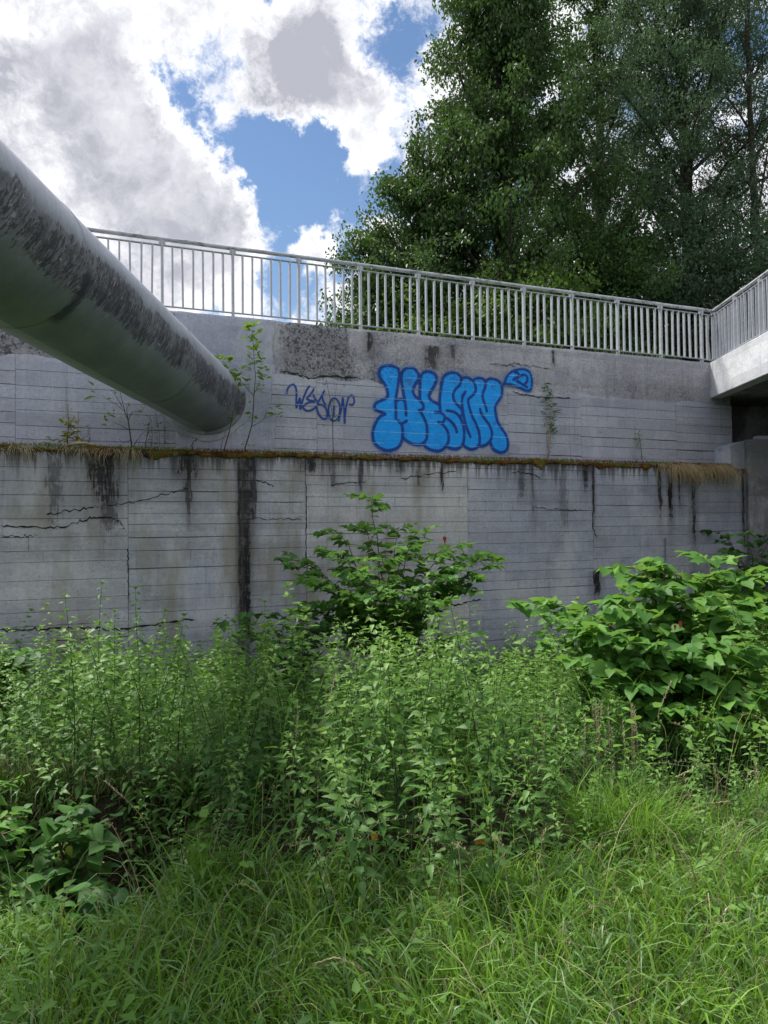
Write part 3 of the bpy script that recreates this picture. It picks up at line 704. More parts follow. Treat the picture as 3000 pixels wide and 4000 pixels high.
TAG = [[(165,565),(170,520),(195,465),(240,430),(280,430),(310,480),(320,560),(318,680),(318,800),(340,740),(375,645),(380,720),(385,820),(410,720),(450,600),(495,500),(530,450)],
 [(600,500),(565,560),(515,620),(490,660),(540,680),(605,695),(600,710),(540,710),(470,740),(430,780),(440,820),(490,848),(560,840),(625,800)],[(595,590),(615,650),(650,690)],
 [(770,530),(740,590),(700,660),(668,720),(680,745),(740,760),(790,800),(815,870),(815,950),(790,980),(740,970),(690,920),(660,850),(645,780)],[(735,600),(745,660),(765,720),(790,745)],
 [(905,650),(870,700),(845,770),(838,860),(850,930),(880,990),(930,1010),(980,985),(1010,920),(1025,840),(1020,760),(990,690),(950,650),(905,650)],[(935,780),(925,850),(925,930)],
 [(1005,1015),(1030,900),(1055,760),(1070,640),(1085,760),(1095,900),(1100,1050),(1110,920),(1125,780),(1145,690),(1170,625),(1215,600),(1250,650),(1255,710),(1225,755),(1180,745)]]
graffiti('graffiti_tag', 'thin handwritten dark blue tag sprayed between the sapling and the bubble letters', 'graffiti', TAG, None, 1080, 1400, 4.1475, .0100, .009)

# ------------------------------------------------------------------ railings
def flatbar(w_, dpt, h): b = MB(); b.box((-w_/2, -dpt/2, 0), (w_/2, dpt/2, h)); return mesh('baluster', b.v, b.f, M['zinc'])
me_bal = flatbar(.026, .042, .885); me_bal.name = 'baluster'
me_post = flatbar(.036, .060, 1.07); me_post.name = 'post'
b = MB(); b.box((-.045, -.022, 0), (.045, .022, .075)); me_sad = mesh('saddle', b.v, b.f, M['zinc'])
def railing(name, label, origin, rz, length, z0, npost, s_first, bent=()):
    root = empty(name, origin, rz); tag(root, label, 'railing')
    hb = MB(); N = int(length/.5)
    hb.tube([(length*i/N, random.gauss(0,.002), z0+1.075+random.gauss(0,.002)) for i in range(N+1)], .031, 14); hb.build('handrail', M['handrail'], root, True)
    for nm, z, hgt in (('top_rail', .978, .012), ('bottom_rail', .088, .012)):
        rb = MB()
        rb.box((0, -.024, z0+z), (length, .024, z0+z+hgt)); rb.build(nm, M['zinc'], root)
    s = s_first; k = 0
    while s < length - .02:
        if k % 7 == 0:
            o = bpy.data.objects.new('post', me_post); C.objects.link(o); o.parent = root; o.location = (s, 0, z0-.02)
            o2 = bpy.data.objects.new('saddle', me_sad); C.objects.link(o2); o2.parent = root; o2.location = (s, 0, z0+.992)
        else:
            o = bpy.data.objects.new('baluster', me_bal); C.objects.link(o); o.parent = root; o.location = (s, 0, z0+.096)
            o.rotation_euler = (random.gauss(0, .006), random.gauss(0, .006), random.gauss(0, .04))
            if k in bent: o.rotation_euler = (0, random.choice((-1,1))*.05, .3)
        s += SP; k += 1
    return root
sp910 = sx(909, .12, 1000); sp2414 = sx(2414, .12, 1300)
SP = (sp2414 - sp910)/(7*7)
RD = .13
s_left = -13.0
kk = math.floor((sp910 - s_left)/(7*SP)); s_start = sp910 - kk*7*SP
s_end = sx(2786, RD, 1300)
org = s2w(s_start - .08, RD, Z_TOP)
rail = railing('railing', 'long galvanised railing of upright bars along the top of the wall', tuple(org), WA, s_end-(s_start-.08), 0, 0, .08)
# a bar knocked out of line at the corner
bb = MB(); bb.tube([(s_end-(s_start-.08)-.10, 0, .10), (s_end-(s_start-.08)-.165, -.02, .52), (s_end-(s_start-.08)-.12, 0, .97)], .016, 6); bb.build('bent_baluster', M['zinc'], rail)
corner = s2w(s_end, RD, Z_TOP)
BD = Vector((-.033, -1, 0)).normalized()     # bridge runs towards the viewer's right side
rzB = math.atan2(BD.y, BD.x)
rb = railing('railing', 'bridge railing of close upright bars running towards the viewer above the pale deck edge', tuple(corner), rzB, 24.0, 0, 0, 0.0)

# ------------------------------------------------------------------ footbridge
cw = Vector((corner.x, corner.y, 0))
bridge = empty('footbridge', tuple(cw), rzB); tag(bridge, 'pale concrete footbridge with dark underside coming in from the right', 'bridge')
# local x along the bridge towards the viewer, local y to the right-hand side is positive? (x = -Y world -> y local = +X world)
zf1 = Z_TOP + .00; zf0 = onY(2804, 1557, corner.y-.15).z
fb = MB(); fb.box((-.35, -.16, zf0), (24, .10, zf1)); f_o = fb.build('fascia', M['pale'], bridge)
bv = f_o.modifiers.new('b', 'BEVEL'); bv.width = .015; bv.segments = 2
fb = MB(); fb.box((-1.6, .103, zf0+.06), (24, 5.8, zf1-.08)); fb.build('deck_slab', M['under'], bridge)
gzb = onY(2970, 1690, 14.4).z
for gy_ in (1.25, 2.9, 4.55):
    gb = MB(); prof = [(-.36, gzb), (.36, gzb), (.36, gzb+.10), (.16, gzb+.42), (.16, zf0+.058), (-.16, zf0+.058), (-.16, gzb+.42), (-.36, gzb+.10)]
    V = [(.35, gy_+y, z) for y, z in prof] + [(24, gy_+y, z) for y, z in prof]; n_ = len(prof)
    gb.add(V, [tuple(range(n_)), tuple(range(2*n_-1, n_-1, -1))] + [(i, i+n_, (i+1) % n_+n_, (i+1) % n_) for i in range(n_)])
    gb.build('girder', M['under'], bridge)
# grass in the joint under the bridge rail
# abutment
ab = empty('bridge_abutment', tuple(cw), rzB); tag(ab, 'concrete abutment coloured dark for shade below the bridge deck at the right edge', 'bridge abutment')
pl = s2w(sRl, -LD, 0); rel = Matrix.Rotation(-rzB, 3, 'Z') @ (pl - cw)
zseat = onY(2930, 1719, pl.y).z
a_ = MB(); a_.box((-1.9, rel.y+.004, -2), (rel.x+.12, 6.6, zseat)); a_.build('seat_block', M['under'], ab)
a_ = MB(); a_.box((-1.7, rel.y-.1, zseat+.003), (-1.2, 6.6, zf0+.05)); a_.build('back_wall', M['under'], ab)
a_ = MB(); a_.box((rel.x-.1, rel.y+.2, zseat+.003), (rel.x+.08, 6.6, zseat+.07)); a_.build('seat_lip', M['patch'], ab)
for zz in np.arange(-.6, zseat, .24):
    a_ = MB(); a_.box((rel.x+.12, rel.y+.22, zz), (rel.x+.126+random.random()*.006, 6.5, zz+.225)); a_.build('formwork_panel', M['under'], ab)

# ------------------------------------------------------------------ pipe
axis_h = .605*3.255; axis_x = -.797*3.255; PR = .508
Yw = WY + WB*axis_x
pipe = empty('pipeline', (axis_x, Yw, EYE+axis_h-.012), 0)
tag(pipe, 'huge grey-green steel pipe with peeling paint jutting from the wall overhead', 'pipe')
def revolve(name, prof, mat, parent, n=96, smooth=True):
    V = []; Fc = []
    for (y, r) in prof:
        for k in range(n):
            a = 2*math.pi*k/n; V.append((r*math.sin(a), -y, r*math.cos(a)))
    for i in range(len(prof)-1):
        for k in range(n): a = i*n+k; b2 = i*n+(k+1) % n; Fc.append((a, a+n, b2+n, b2))
    return mk(name, V, Fc, mat, parent, smooth)
prof = []
welds = [.55, 2.6, 5.8, 9.8, 14.7, 18.6]
for y in np.arange(-1.0, 22.0, .125): prof.append((y, PR + .0015*math.sin(y*2.1)))
pb = revolve('pipe_shell', prof, M['pipe'], pipe)
for wy in welds:
    revolve('weld_bead', [(wy-.008, PR+.0005), (wy-.004, PR+.0045), (wy+.004, PR+.0045), (wy+.008, PR+.0005)], M['pipe'], pipe)
# pipe end closed far behind the viewer
cb = MB(); n_ = 48; V = [(PR*.99*math.sin(2*math.pi*k/n_), -22.0, PR*.99*math.cos(2*math.pi*k/n_)) for k in range(n_)]; cb.add(V, [tuple(range(n_))]); cb.build('end_cap', M['pipe'], pipe)
# sleeve where the pipe enters the wall: ring following the slanted wall face
def wall_ring(name, r0, r1, off, mat, n=72, jag_=0):
    V = []; Fc = []
    for k in range(n):
        a = 2*math.pi*k/n
        for (r, o_) in ((r0, off), (r1, off), (r1, -.05)):
            rr = r*(1+jag_*random.uniform(-1, 1)); x = rr*math.sin(a); z = rr*math.cos(a)
            V.append((x, WB*x - o_*math.sqrt(1+WB*WB), z))
    for k in range(n):
        b2 = (k+1) % n
        for j in range(2): Fc.append((3*k+j, 3*b2+j, 3*b2+j+1, 3*k+j+1))
    return mk(name, V, Fc, mat, pipe)
wall_ring('wall_collar', PR-.01, PR+.045, .07, M['pipe'])
wall_ring('mortar_ring', PR+.02, PR+.13, .022, M['patch'], jag_=.03)
for px, py in ((215,1152), (861,1594), (210,1130)):
    pass
for (yy, aa) in ((3.95, 1.95), (1.25, 1.55), (1.22, 2.2), (6.2, 1.9)):
    s_ = MB(); c0 = Vector((PR*math.sin(aa), -yy, PR*math.cos(aa))); dn = Vector((math.sin(aa), 0, math.cos(aa)))
    s_.tube([c0-dn*.01, c0+dn*.012], .011, 8); s_.build('bolt_head', M['zinc'], pipe)

# ------------------------------------------------------------------ leaf templates and scatterers
def leaf_t(prof, droop=.15, fold=.25, wave=0.0):
    """prof: list of (t, halfwidth); returns verts, tris"""
    V = [(0,0,0)]; T = []
    inner = prof[1:-1]
    for i, (t_, w_) in enumerate(inner):
        z = -droop*t_*t_; wz = wave*(-1)**i
        V += [(t_, 0, z), (t_, w_, z+fold*w_+wz), (t_, -w_, z+fold*w_-wz)]
    V.append((1, 0, -droop)); L = len(V)-1
    T += [(0,1,2), (0,3,1)]
    for i in range(len(inner)-1):
        a = 1+3*i; b = a+3
        T += [(a, b, b+1), (a, b+1, a+1), (a, a+2, b+2), (a, b+2, b)]
    a = 1+3*(len(inner)-1); T += [(a, L, a+1), (a, a+2, L)]
    return np.array(V, float), np.array(T)
L_NET = leaf_t([(0,0),(.08,.16),(.16,.25),(.21,.20),(.34,.25),(.40,.19),(.54,.18),(.60,.12),(.78,.08),(1,0)], .28, .30)
L_NETS = leaf_t([(0,0),(.22,.23),(.55,.16),(1,0)], .28, .25)
L_KNOT = leaf_t([(0,0),(.0,.30),(.10,.41),(.30,.46),(.55,.36),(.78,.17),(1,0)], .25, .24)
L_KNOT[0][1] = (.04, 0, 0); L_KNOT[0][2:4, 0] = -.05
L_OV = leaf_t([(0,0),(.25,.20),(.6,.20),(1,0)], .12, .25)
L_LAN = leaf_t([(0,0),(.3,.10),(.65,.08),(1,0)], .25, .2)
L_QUAD = (np.array([(0,0,0),(.45,.27,.07),(1,0,-.1),(.45,-.27,.07)], float), np.array([(0,2,1),(0,3,2)]))
L_BL = (np.array([(0,-1,0),(0,1,0),(.35,-1,.0),(.35,1,.0),(.70,-.75,-.0),(.70,.75,-.0),(1,0,0)], float), np.array([(0,2,1),(1,2,3),(2,4,3),(3,4,5),(4,6,5)]))

def norm(a): return a/np.maximum(1e-9, np.linalg.norm(a, axis=-1, keepdims=True))
def frames(D, up=None, roll=None):
    D = norm(D)
    if up is None: up = np.tile((0,0,1.), (len(D),1))
    S = np.cross(up, D); bad = np.linalg.norm(S, axis=1) < 1e-3; S[bad] = (1,0,0); S = norm(S); N = np.cross(D, S)
    if roll is not None:
        c, s_ = np.cos(roll)[:,None], np.sin(roll)[:,None]; S, N = S*c+N*s_, N*c-S*s_
    return D, S, N
def scatter(T, P, D, L, roll=None, up=None, W=None, v=None):
    """copies of leaf template T at P, pointing along D, length L (width factor W)"""
    V0, F0 = T; D, S, N = frames(np.asarray(D, float), up, roll); L = np.broadcast_to(L, (len(P),)); W = L if W is None else np.broadcast_to(W, (len(P),))
    V = P[:,None,:] + (V0[None,:,0:1]*D[:,None,:] + V0[None,:,2:3]*N[:,None,:])*L[:,None,None] + V0[None,:,1:2]*S[:,None,:]*W[:,None,None]
    Fc = (F0[None] + (np.arange(len(P))*len(V0))[:,None,None]).reshape(-1, 3)
    if v is None: v = rng.random(len(P))
    return V.reshape(-1, 3), Fc, np.repeat(v, len(V0))
def merge(parts):
    V = []; Fc = []; A = []; b = 0
    for v, f, a in parts: V.append(v); Fc.append(f+b); A.append(a); b += len(v)
    return np.concatenate(V), np.concatenate(Fc), np.concatenate(A)
def blades(P, H, lean, Wd, bend=.45, v=None, segs=4, st0=0.0):
    """curved grass blades as strips: P base, H length, lean azimuth, Wd half width"""
    n = len(P); az = lean; dx, dy = np.cos(az), np.sin(az); bd = bend*rng.uniform(.2, 1.7, n); st = st0 + rng.uniform(0.02, .35, n)
    side = np.stack([-dy, dx, np.zeros(n)], 1)
    a2 = rng.uniform(0, 2*np.pi, n); sd_ = np.stack([np.cos(a2), np.sin(a2), np.zeros(n)], 1); side = norm(side*.5+sd_*.8)
    V = np.zeros((n, 2*segs+1, 3)); pos = P.copy(); th = st.copy()
    for k in range(segs+1):
        wk = Wd*(1-(k/segs)**1.6)
        if k < segs:
            V[:,2*k] = pos - side*wk[:,None]; V[:,2*k+1] = pos + side*wk[:,None]
        else: V[:,2*k] = pos
        stp = H/segs
        pos = pos + np.stack([np.sin(th)*dx*stp, np.sin(th)*dy*stp, np.cos(th)*stp], 1); th = th + bd*(k+1)*2/segs
    F0 = []
    for k in range(segs-1): F0 += [(2*k,2*k+1,2*k+3),(2*k,2*k+3,2*k+2)]
    F0.append((2*segs-2, 2*segs-1, 2*segs)); F0 = np.array(F0)
    Fc = (F0[None] + (np.arange(n)*(2*segs+1))[:,None,None]).reshape(-1, 3)
    if v is None: v = rng.random(n)
    return V.reshape(-1,3), Fc, np.repeat(v, 2*segs+1)
def tubes_np(paths, radii, n=4):
    """many thin tubes in one mesh"""
    mbx = MB()
    for p, r in zip(paths, radii): mbx.tube(p, r, n, cap=False)
    return mbx

def proj(P):
    """photo pixel of world points"""
    R = np.array(camM.to_3x3()); q_ = (np.asarray(P)-np.array([0,0,EYE])) @ R
    return 1500+F*q_[:,0]/-q_[:,2], 2000-F*q_[:,1]/-q_[:,2]
def wall_y(x, d=-LD): return WY + WB*np.asarray(x) + d*math.sqrt(1+WB*WB)

# ------------------------------------------------------------------ trees on the embankment
def tree(name, label, base, prof, nlimb, nclump, nleaf, leafL, mat, open_=0.0, hang=.5, seed=1, trunk_r=.22, lean=(0,0), wfac=1.0, cl=.42, rise=.12, group=None, squash=1.0):
    r_ = np.random.default_rng(seed); random.seed(seed)
    root = empty(name, base); tag(root, label, 'tree', group)
    zt0 = prof[-1][0]; zs = np.array([p[0] for p in prof]); rs = np.array([p[1] for p in prof])
    # trunk
    N = 12; pts = []; ph = r_.uniform(0, 6)
    for i in range(N+1):
        f = i/N; pts.append((lean[0]*f*f + .12*math.sin(ph+f*5), lean[1]*f + .12*math.cos(ph+f*4), -.3+(zt0*.97+.3)*f))
    tb = MB(); tb.tube(pts, [trunk_r*(1-.9*(i/N))+.012 for i in range(N+1)], 10); tb.build('trunk', M['bark'], root, True)
    tp = np.array(pts)
    def tr(z): 
        return np.array([np.interp(z, tp[:,2], tp[:,0]), np.interp(z, tp[:,2], tp[:,1]), z])
    centres = []
    for i in range(nlimb):
        z0 = zs[0] + (zt0-zs[0])*((i+.5)/nlimb)**.9*.93
        az = i*2.399 + r_.uniform(-.3, .3)
        R = np.interp(z0, zs, rs)*r_.uniform(.78, 1.06); z0b = max(.6, z0 - .9 - .8*r_.random() - rise*R*1.3); p0 = tr(z0b)
        end = np.array([math.cos(az)*R, math.sin(az)*R*squash, z0 + r_.uniform(-.1, .5)]) + np.array([p0[0], p0[1], 0])
        mid = p0*.5+end*.5; mid[2] += .12*R; mid += r_.normal(0, .12, 3)
        pts2 = [p0, p0*.6+mid*.4+r_.normal(0,.05,3), mid, mid*.5+end*.5+r_.normal(0,.1,3), end]
        lb = MB(); r0 = trunk_r*(.42-.25*(i/nlimb)); lb.tube(pts2, [r0, r0*.8, r0*.55, r0*.33, .008], 6, cap=False)
        paths = []
        m = max(3, int(nclump/nlimb))
        for k in range(m):
            f = .25+.75*(k+r_.random())/m; seg = min(3, int(f*4)); ff = f*4-seg
            c = np.array(pts2[seg])*(1-ff)+np.array(pts2[seg+1])*ff
            tip = c + r_.normal(0, 1, 3)*np.array([.52,.52,.40])*(.7+.10*R); tip[2] -= hang*.15
            centres.append((tip, c)); lb.tube([c, c*.5+tip*.5+r_.normal(0,.05,3), tip], [r0*.18+.006, .010, .004], 4, cap=False)
        lb.build('branch', M['bark'], root)
    cen = np.array([c[0] for c in centres]); org_ = np.array([c[1] for c in centres])
    # leaves in clumps round the twig ends, more along the twigs
    k = nleaf//len(cen); cid = np.repeat(np.arange(len(cen)), k); nn = len(cid)
    f = r_.beta(2.2, 1.0, nn)[:,None]; P = org_[cid]*(1-f)+cen[cid]*f
    csz = r_.uniform(.55, 1.25, len(cen))[cid][:,None]*cl
    P = P + np.clip(r_.normal(0, 1, (nn,3)), -2, 2)*csz*np.array([.5,.5,.38])
    D = norm(r_.normal(0, 1, (nn,3)) + np.array([0,0,-hang*1.4]))
    L = leafL*r_.uniform(.6, 1.2, nn)
    v = np.clip(.5*r_.random(nn) + .5*r_.random(len(cen))[cid], 0, .97)
    V, Fc, A = scatter(L_QUAD, P, D, L, roll=r_.uniform(-1.2, 1.2, nn), W=L*wfac, v=v)
    o = mk('crown', V, Fc, mat, root, attr={'v': A}); o['kind'] = 'stuff'
    return root
zb = Z_TOP - .08
def tz(prof): return [(z-zb, r) for z, r in prof]
TG = 'trees behind the railing'
tree('broadleaf_tree', 'tall dark green tree at the left end of the tree line', (3.3, 20.5, zb),
     tz([(5.6,3.6),(7.2,3.9),(8.6,3.9),(10.2,3.3),(12,2.6),(13.9,1.9),(15.6,1.3),(17.4,.8),(19.5,.2)]), 74, 1000, 120000, .125, M['treeA'], seed=3, hang=.9, trunk_r=.26, group=TG, cl=.40, rise=.38)
tree('broadleaf_tree', 'slender pointed tree stepping down left of the tall dark tree', (1.25, 20.0, zb),
     tz([(5.2,2.4),(7,2.5),(8.6,2.1),(10,1.5),(11.4,.8),(12.4,.15)]), 34, 330, 38000, .12, M['treeA'], seed=23, hang=.8, trunk_r=.15, group=TG, cl=.34, rise=.5)
tree('broadleaf_tree', 'lowest leftmost tree tip just above the railing', (-.15, 19.6, zb),
     tz([(5.0,1.7),(6.4,1.6),(7.6,1.1),(8.6,.6),(9.3,.15)]), 22, 170, 17000, .115, M['treeA'], seed=24, hang=.7, trunk_r=.10, group=TG, cl=.30, rise=.5)
tree('broadleaf_tree', 'tall loose-crowned tree in the middle of the tree line', (7.0, 24.5, zb),
     tz([(6,3.0),(9,3.3),(12,3.0),(15,2.7),(18,2.3),(20,1.5),(22,.3)]), 48, 560, 60000, .125, M['treeA'], seed=5, hang=.7, trunk_r=.24, group=TG, cl=.38, rise=.35)
tree('ash_tree', 'large grey-green feathery tree filling the upper right corner', (8.7, 21.5, zb),
     tz([(5.4,3.4),(8,3.5),(10.5,3.4),(13,3.1),(15.5,2.6),(17.5,1.7),(19,.3)]), 62, 800, 100000, .125, M['treeB'], seed=8, hang=.5, trunk_r=.24, wfac=.6, group=TG, cl=.42)
tree('thin_tree', 'slim tree with visible trunk and sparse hanging twigs at the right edge', (9.65, 19.6, zb),
     tz([(7,1.2),(10,1.4),(13,1.5),(15,1.3),(17,.3)]), 26, 180, 11000, .12, M['treeB'], seed=12, hang=1.0, trunk_r=.13, wfac=.6, group=TG)
tree('bushy_tree', 'low bright green tree close behind the railing above the bubble graffiti', (3.6, 18.0, zb),
     tz([(5.1,1.7),(6.2,1.8),(7.2,1.3),(8.0,.4)]), 20, 180, 15000, .12, M['treeC'], seed=14, hang=.4, trunk_r=.10, group=TG, rise=.3)
tree('bushy_tree', 'low grey-green tree crown just behind the bridge corner of the railing', (8.6, 18.6, zb),
     tz([(5.1,2.0),(6.6,2.5),(8.0,2.2),(9.2,.6)]), 26, 260, 26000, .12, M['treeB'], seed=15, hang=.4, trunk_r=.12, wfac=.7, group=TG)
tree('bushy_tree', 'low dark leafy tree behind the middle stretch of railing, between the two tall crowns', (5.9, 19.6, zb),
     tz([(5.1,1.9),(6.6,2.1),(8.4,1.7),(9.8,.5)]), 24, 220, 22000, .12, M['treeA'], seed=16, hang=.4, trunk_r=.11, group=TG, rise=.3)
tree('bushy_tree', 'small dark leafy tree showing through the railing bars left of the graffiti', (.9, 18.4, zb),
     tz([(4.9,1.5),(5.8,1.6),(6.6,1.2),(7.2,.4)]), 14, 120, 9000, .12, M['treeC'], seed=17, hang=.4, trunk_r=.10, group=TG, rise=.3)
random.seed(21)

# weeds on the wall top
def weeds_top():
    n = 900; S = rng.uniform(-6, s_end+.2, n); S = S[fbm(S*1.5, S*0, 77) > .42]
    n = len(S); P = np.array([s2w(s, RD+random.uniform(-.1,.15), Z_TOP-.01) for s in S])
    H = rng.uniform(.03, .16, n)*(1+1.2*smoothstep(S, 0, 5))
    return blades(P, H, rng.uniform(0, 6.28, n), np.full(n, .003), .5)
V, Fc, A = weeds_top(); o = mk('wall_top_weeds', V, Fc, M['grassdark'], attr={'v': A}); tag(o, 'short weeds growing along the wall top under the railing', 'weeds', kind='stuff')
n = 1500; t_ = rng.uniform(.2, 9, n); P = np.array([corner + BD*t for t in t_]) + np.stack([rng.uniform(.0,.12,n), np.zeros(n), np.full(n, .0)], 1)
V, Fc, A = blades(P, rng.uniform(.03,.12,n), rng.uniform(0,6.28,n), np.full(n,.003), .6); o = mk('deck_edge_weeds', V, Fc, M['grassdark'], attr={'v': A}); tag(o, 'dark moss and grass in the gap below the bridge railing', 'weeds', kind='stuff')

# ------------------------------------------------------------------ moss and dead grass on the ledge
def moss():
    NS, NR = 1500, 9
    S = np.linspace(-11, sx(2860, -LD, 1810), NS); V = []
    prof = [(0.0, .0), (-.10, .6), (-.22, .95), (-.34, 1.0), (-.395, .82), (-.425, .35), (-.428, -.25), (-.418, -.7), (-.395, -1.0)]
    hgt = .010+.085*fbm(S*2.2, S*0+5, 41)**1.3 ; hang = .004+.19*fbm(S*3.3, S*0+9, 43)**2.4
    for j, (d, h) in enumerate(prof):
        nz = (fbm(S*13, S*0+j*.9, 50)-.5)*.065
        z = Z_LEDGE + np.where(h > 0, h*hgt, h*hang) + nz*(1 if 0 < j < 8 else .3)
        dd = d - (.020*fbm(S*15, S*0+j*.7, 60) if j > 2 else 0) + .015*(j > 2)
        V.append(np.stack([S, np.broadcast_to(dd, S.shape), z], 1))
    V = np.stack(V, 1).reshape(-1, 3); id_ = np.arange(NS*NR).reshape(NS, NR)
    Q = np.stack([id_[:-1,:-1], id_[1:,:-1], id_[1:,1:], id_[:-1,1:]], -1).reshape(-1, 4)
    o = mk('moss', V, Q, M['moss'], smooth=True); o.location = W0; o.rotation_euler = (0,0,WA)
    tag(o, 'crust of brown and green moss along the edge of the wall ledge', 'moss', kind='stuff')
moss()
# moss cushions tufts: tiny blades over the crust
n = 26000; S = rng.uniform(-8, sx(2860, -LD, 1810), n); dd = -LD - rng.uniform(-.12, .02, n); zz = Z_LEDGE + rng.uniform(-.03, .075, n)
P = np.array(W0)[None] + S[:,None]*np.array(U) + dd[:,None]*np.array(NV) + np.stack([np.zeros(n)]*2+[zz], 1)
g_ = fbm(S*1.7, S*0+2, 91) > .52
V, Fc, A = blades(P[~g_], rng.uniform(.015,.055,(~g_).sum()), rng.uniform(0,6.28,(~g_).sum()), np.full((~g_).sum(), .0035), .9, segs=2)
mm = leafmat('rusty moss shoots', (0.045,0.026,0.010), (0.20,0.11,0.03), .1, None, .9, .1)
o = mk('moss_shoots', V, Fc, mm, attr={'v': A}); tag(o, 'rust-brown moss shoots on the ledge edge', 'moss', kind='stuff')
V, Fc, A = blades(P[g_], rng.uniform(.015,.06,g_.sum()), rng.uniform(0,6.28,g_.sum()), np.full(g_.sum(), .0035), .9, segs=2)
mm = leafmat('green moss shoots', (0.07,0.10,0.012), (0.17,0.22,0.03), .1, None, .9, .1)
o = mk('moss_shoots', V, Fc, mm, attr={'v': A}); tag(o, 'bright green moss shoots on the ledge edge', 'moss', kind='stuff')

M['goldstraw'] = leafmat('golden dead grass', (0.26,0.18,0.09), (0.58,0.45,0.26), .2, (0.4,0.3,0.16), .8, .1)
def dead_tuft(px0, px1, py, n, hmin, hmax, mat, label, up=.15):
    s0, s1 = sx(px0, -LD, py), sx(px1, -LD, py); nc = max(4, int((s1-s0)/.17)); cc = rng.uniform(s0, s1, nc); ci = rng.integers(0, nc, n); S = np.where(rng.random(n) < .8, cc[ci]+rng.normal(0, .045, n), rng.uniform(s0, s1, n)); cl_ = rng.uniform(.35, 1.3, nc)[ci]
    S = S + .07*np.sin(S*9)+.05*np.sin(S*23)
    az0 = WA - math.pi/2
    P = np.array([s2w(s, -LD+.06+rng.uniform(-.06,.04), Z_LEDGE+.03+rng.uniform(-.02,.03)) for s in S])
    H = (hmin*.5 + (hmax-hmin*.5)*rng.random(n)**1.7)*cl_; az = az0 + rng.normal(0, .9, n)
    # droop over the edge: strong curvature
    V, Fc, A = blades(P, H, az, np.full(n, .0036), .62, segs=6, st0=1.45)
    o = mk('dead_grass_tuft', V, Fc, mat, attr={'v': A}); tag(o, label, 'dead grass', 'dead grass hanging over the ledge', 'stuff')
dead_tuft(-300, 130, 1760, 520, .22, .65, M['straw'], 'pale dead grass hanging over the ledge at the far left')
dead_tuft(205, 590, 1760, 760, .2, .65, M['straw'], 'pale dead grass and roots hanging over the ledge below the pale branch')
dead_tuft(2560, 2855, 1820, 2400, .25, .95, M['goldstraw'], 'thick straw-coloured grass hanging over the right end of the ledge')

# pale branch lying on the ledge
lb = MB(); pp = [s2w(*onwall(x, y, -LD+.05)) for x, y in ((238,1748),(270,1738),(305,1730),(345,1733),(390,1746))]
lb.tube(pp, [.010,.018,.020,.018,.014], 8); o = lb.build('fallen_branch', M['palewood'], None, True)
tag(o, 'short pale barkless branch lying on the ledge among dead grass', 'branch')

# ------------------------------------------------------------------ saplings on the ledge (stem polyline, twigs, leaves)
def sapling(name, label, stems, tips, mat, leafL, d=-.3, T=L_OV, per=5, cat_='sapling', smat='twig', r0=.010, spread=.05):
    leafL *= 1.3
    b0 = stems[0][0]; base = s2w(*onwall(b0[0], b0[1], d)); root = empty(name, tuple(base)); tag(root, label, cat_)
    first = True
    for st in stems:
        pts = [s2w(*onwall(x, y, d + (0 if i == 0 else random.uniform(-.03,.03)))) - base for i, (x, y) in enumerate(st)]
        b_ = MB(); r = r0 if first else r0*.5; b_.tube(pts, [max(.0022, r*(1-.75*i/(len(pts)-1))) for i in range(len(pts))], 6)
        b_.build('stem' if first else 'twig', M[smat], root, True); first = False
    for (x, y, k, Ls) in tips:
        k = k+1 if k > 1 else k
        c = s2w(*onwall(x, y, d)) - base
        for j in range(k):
            az = random.uniform(0, 6.28); dv = Vector((math.cos(az), math.sin(az)*.8, random.uniform(-.25, .75))).normalized()
            p = c + Vector((random.gauss(0, 1), random.gauss(0, 1), random.gauss(0, 1)))*spread*.35
            L = leafL*Ls*random.uniform(.7, 1.2)
            V, Fc, A = scatter(T, np.array([p]), np.array([dv]), np.array([L]), roll=np.array([random.gauss(0,.5)]))
            mk('leaf', V, Fc, mat, root, attr={'v': A})
    return root
def lin(a, b, n): return [(a[0]+(b[0]-a[0])*i/(n-1), a[1]+(b[1]-a[1])*i/(n-1)) for i in range(n)]
st_main = [(958,1775),(957,1750),(970,1710),(984,1660),(990,1600),(992,1545),(998,1470),(992,1400),(988,1330),(986,1290)]
tp_ = []
for (x, y) in lin((990,1275),(1000,1420),12): tp_ += [(x+random.uniform(-22,28), y, 3, 1)]
tp_ += [(962,1275,3,1.2),(985,1265,4,1.2),(1010,1395,3,1),(1022,1400,2,1),(1035,1445,4,1),(1010,1455,4,1),(1040,1480,4,1),(1020,1505,3,.9),(975,1445,3,.9),(965,1485,4,1),(955,1500,3,1),(1010,1530,3,.9),
        (1075,1595,4,1),(1060,1622,4,1),(1085,1625,3,1),(995,1625,2,.9),(1000,1632,2,.8),(925,1470,4,1.1),(930,1445,3,1.1),(975,1570,2,.6),(970,1740,2,.7)]
sapling('sapling', 'slender green-leaved sapling growing from the ledge right of the pipe mouth',
        [st_main, [(990,1545),(960,1510),(930,1480),(915,1460)], [(990,1545),(1010,1500),(1028,1460)], [(984,1665),(1015,1650),(1035,1630),(1060,1628),(1085,1610)], [(1035,1630),(1042,1600)]], tp_, M['sap'], .085)
sapling('sapling', 'small leafy shoot in front of the pipe end, left of the tall sapling',
        [[(872,1775),(880,1740),(895,1690),(905,1640),(915,1590),(920,1540)],[(860,1760),(870,1720),(885,1675)]],
        [(885,1600,3,1),(890,1620,3,1),(900,1635,3,.9),(925,1525,2,.8),(910,1480,3,.9),(885,1410,4,1.2),(870,1400,4,1.2),(895,1445,5,1.2),(880,1435,3,1),(935,1490,3,1),(905,1460,3,.9)], M['sap'], .080, d=-.36)
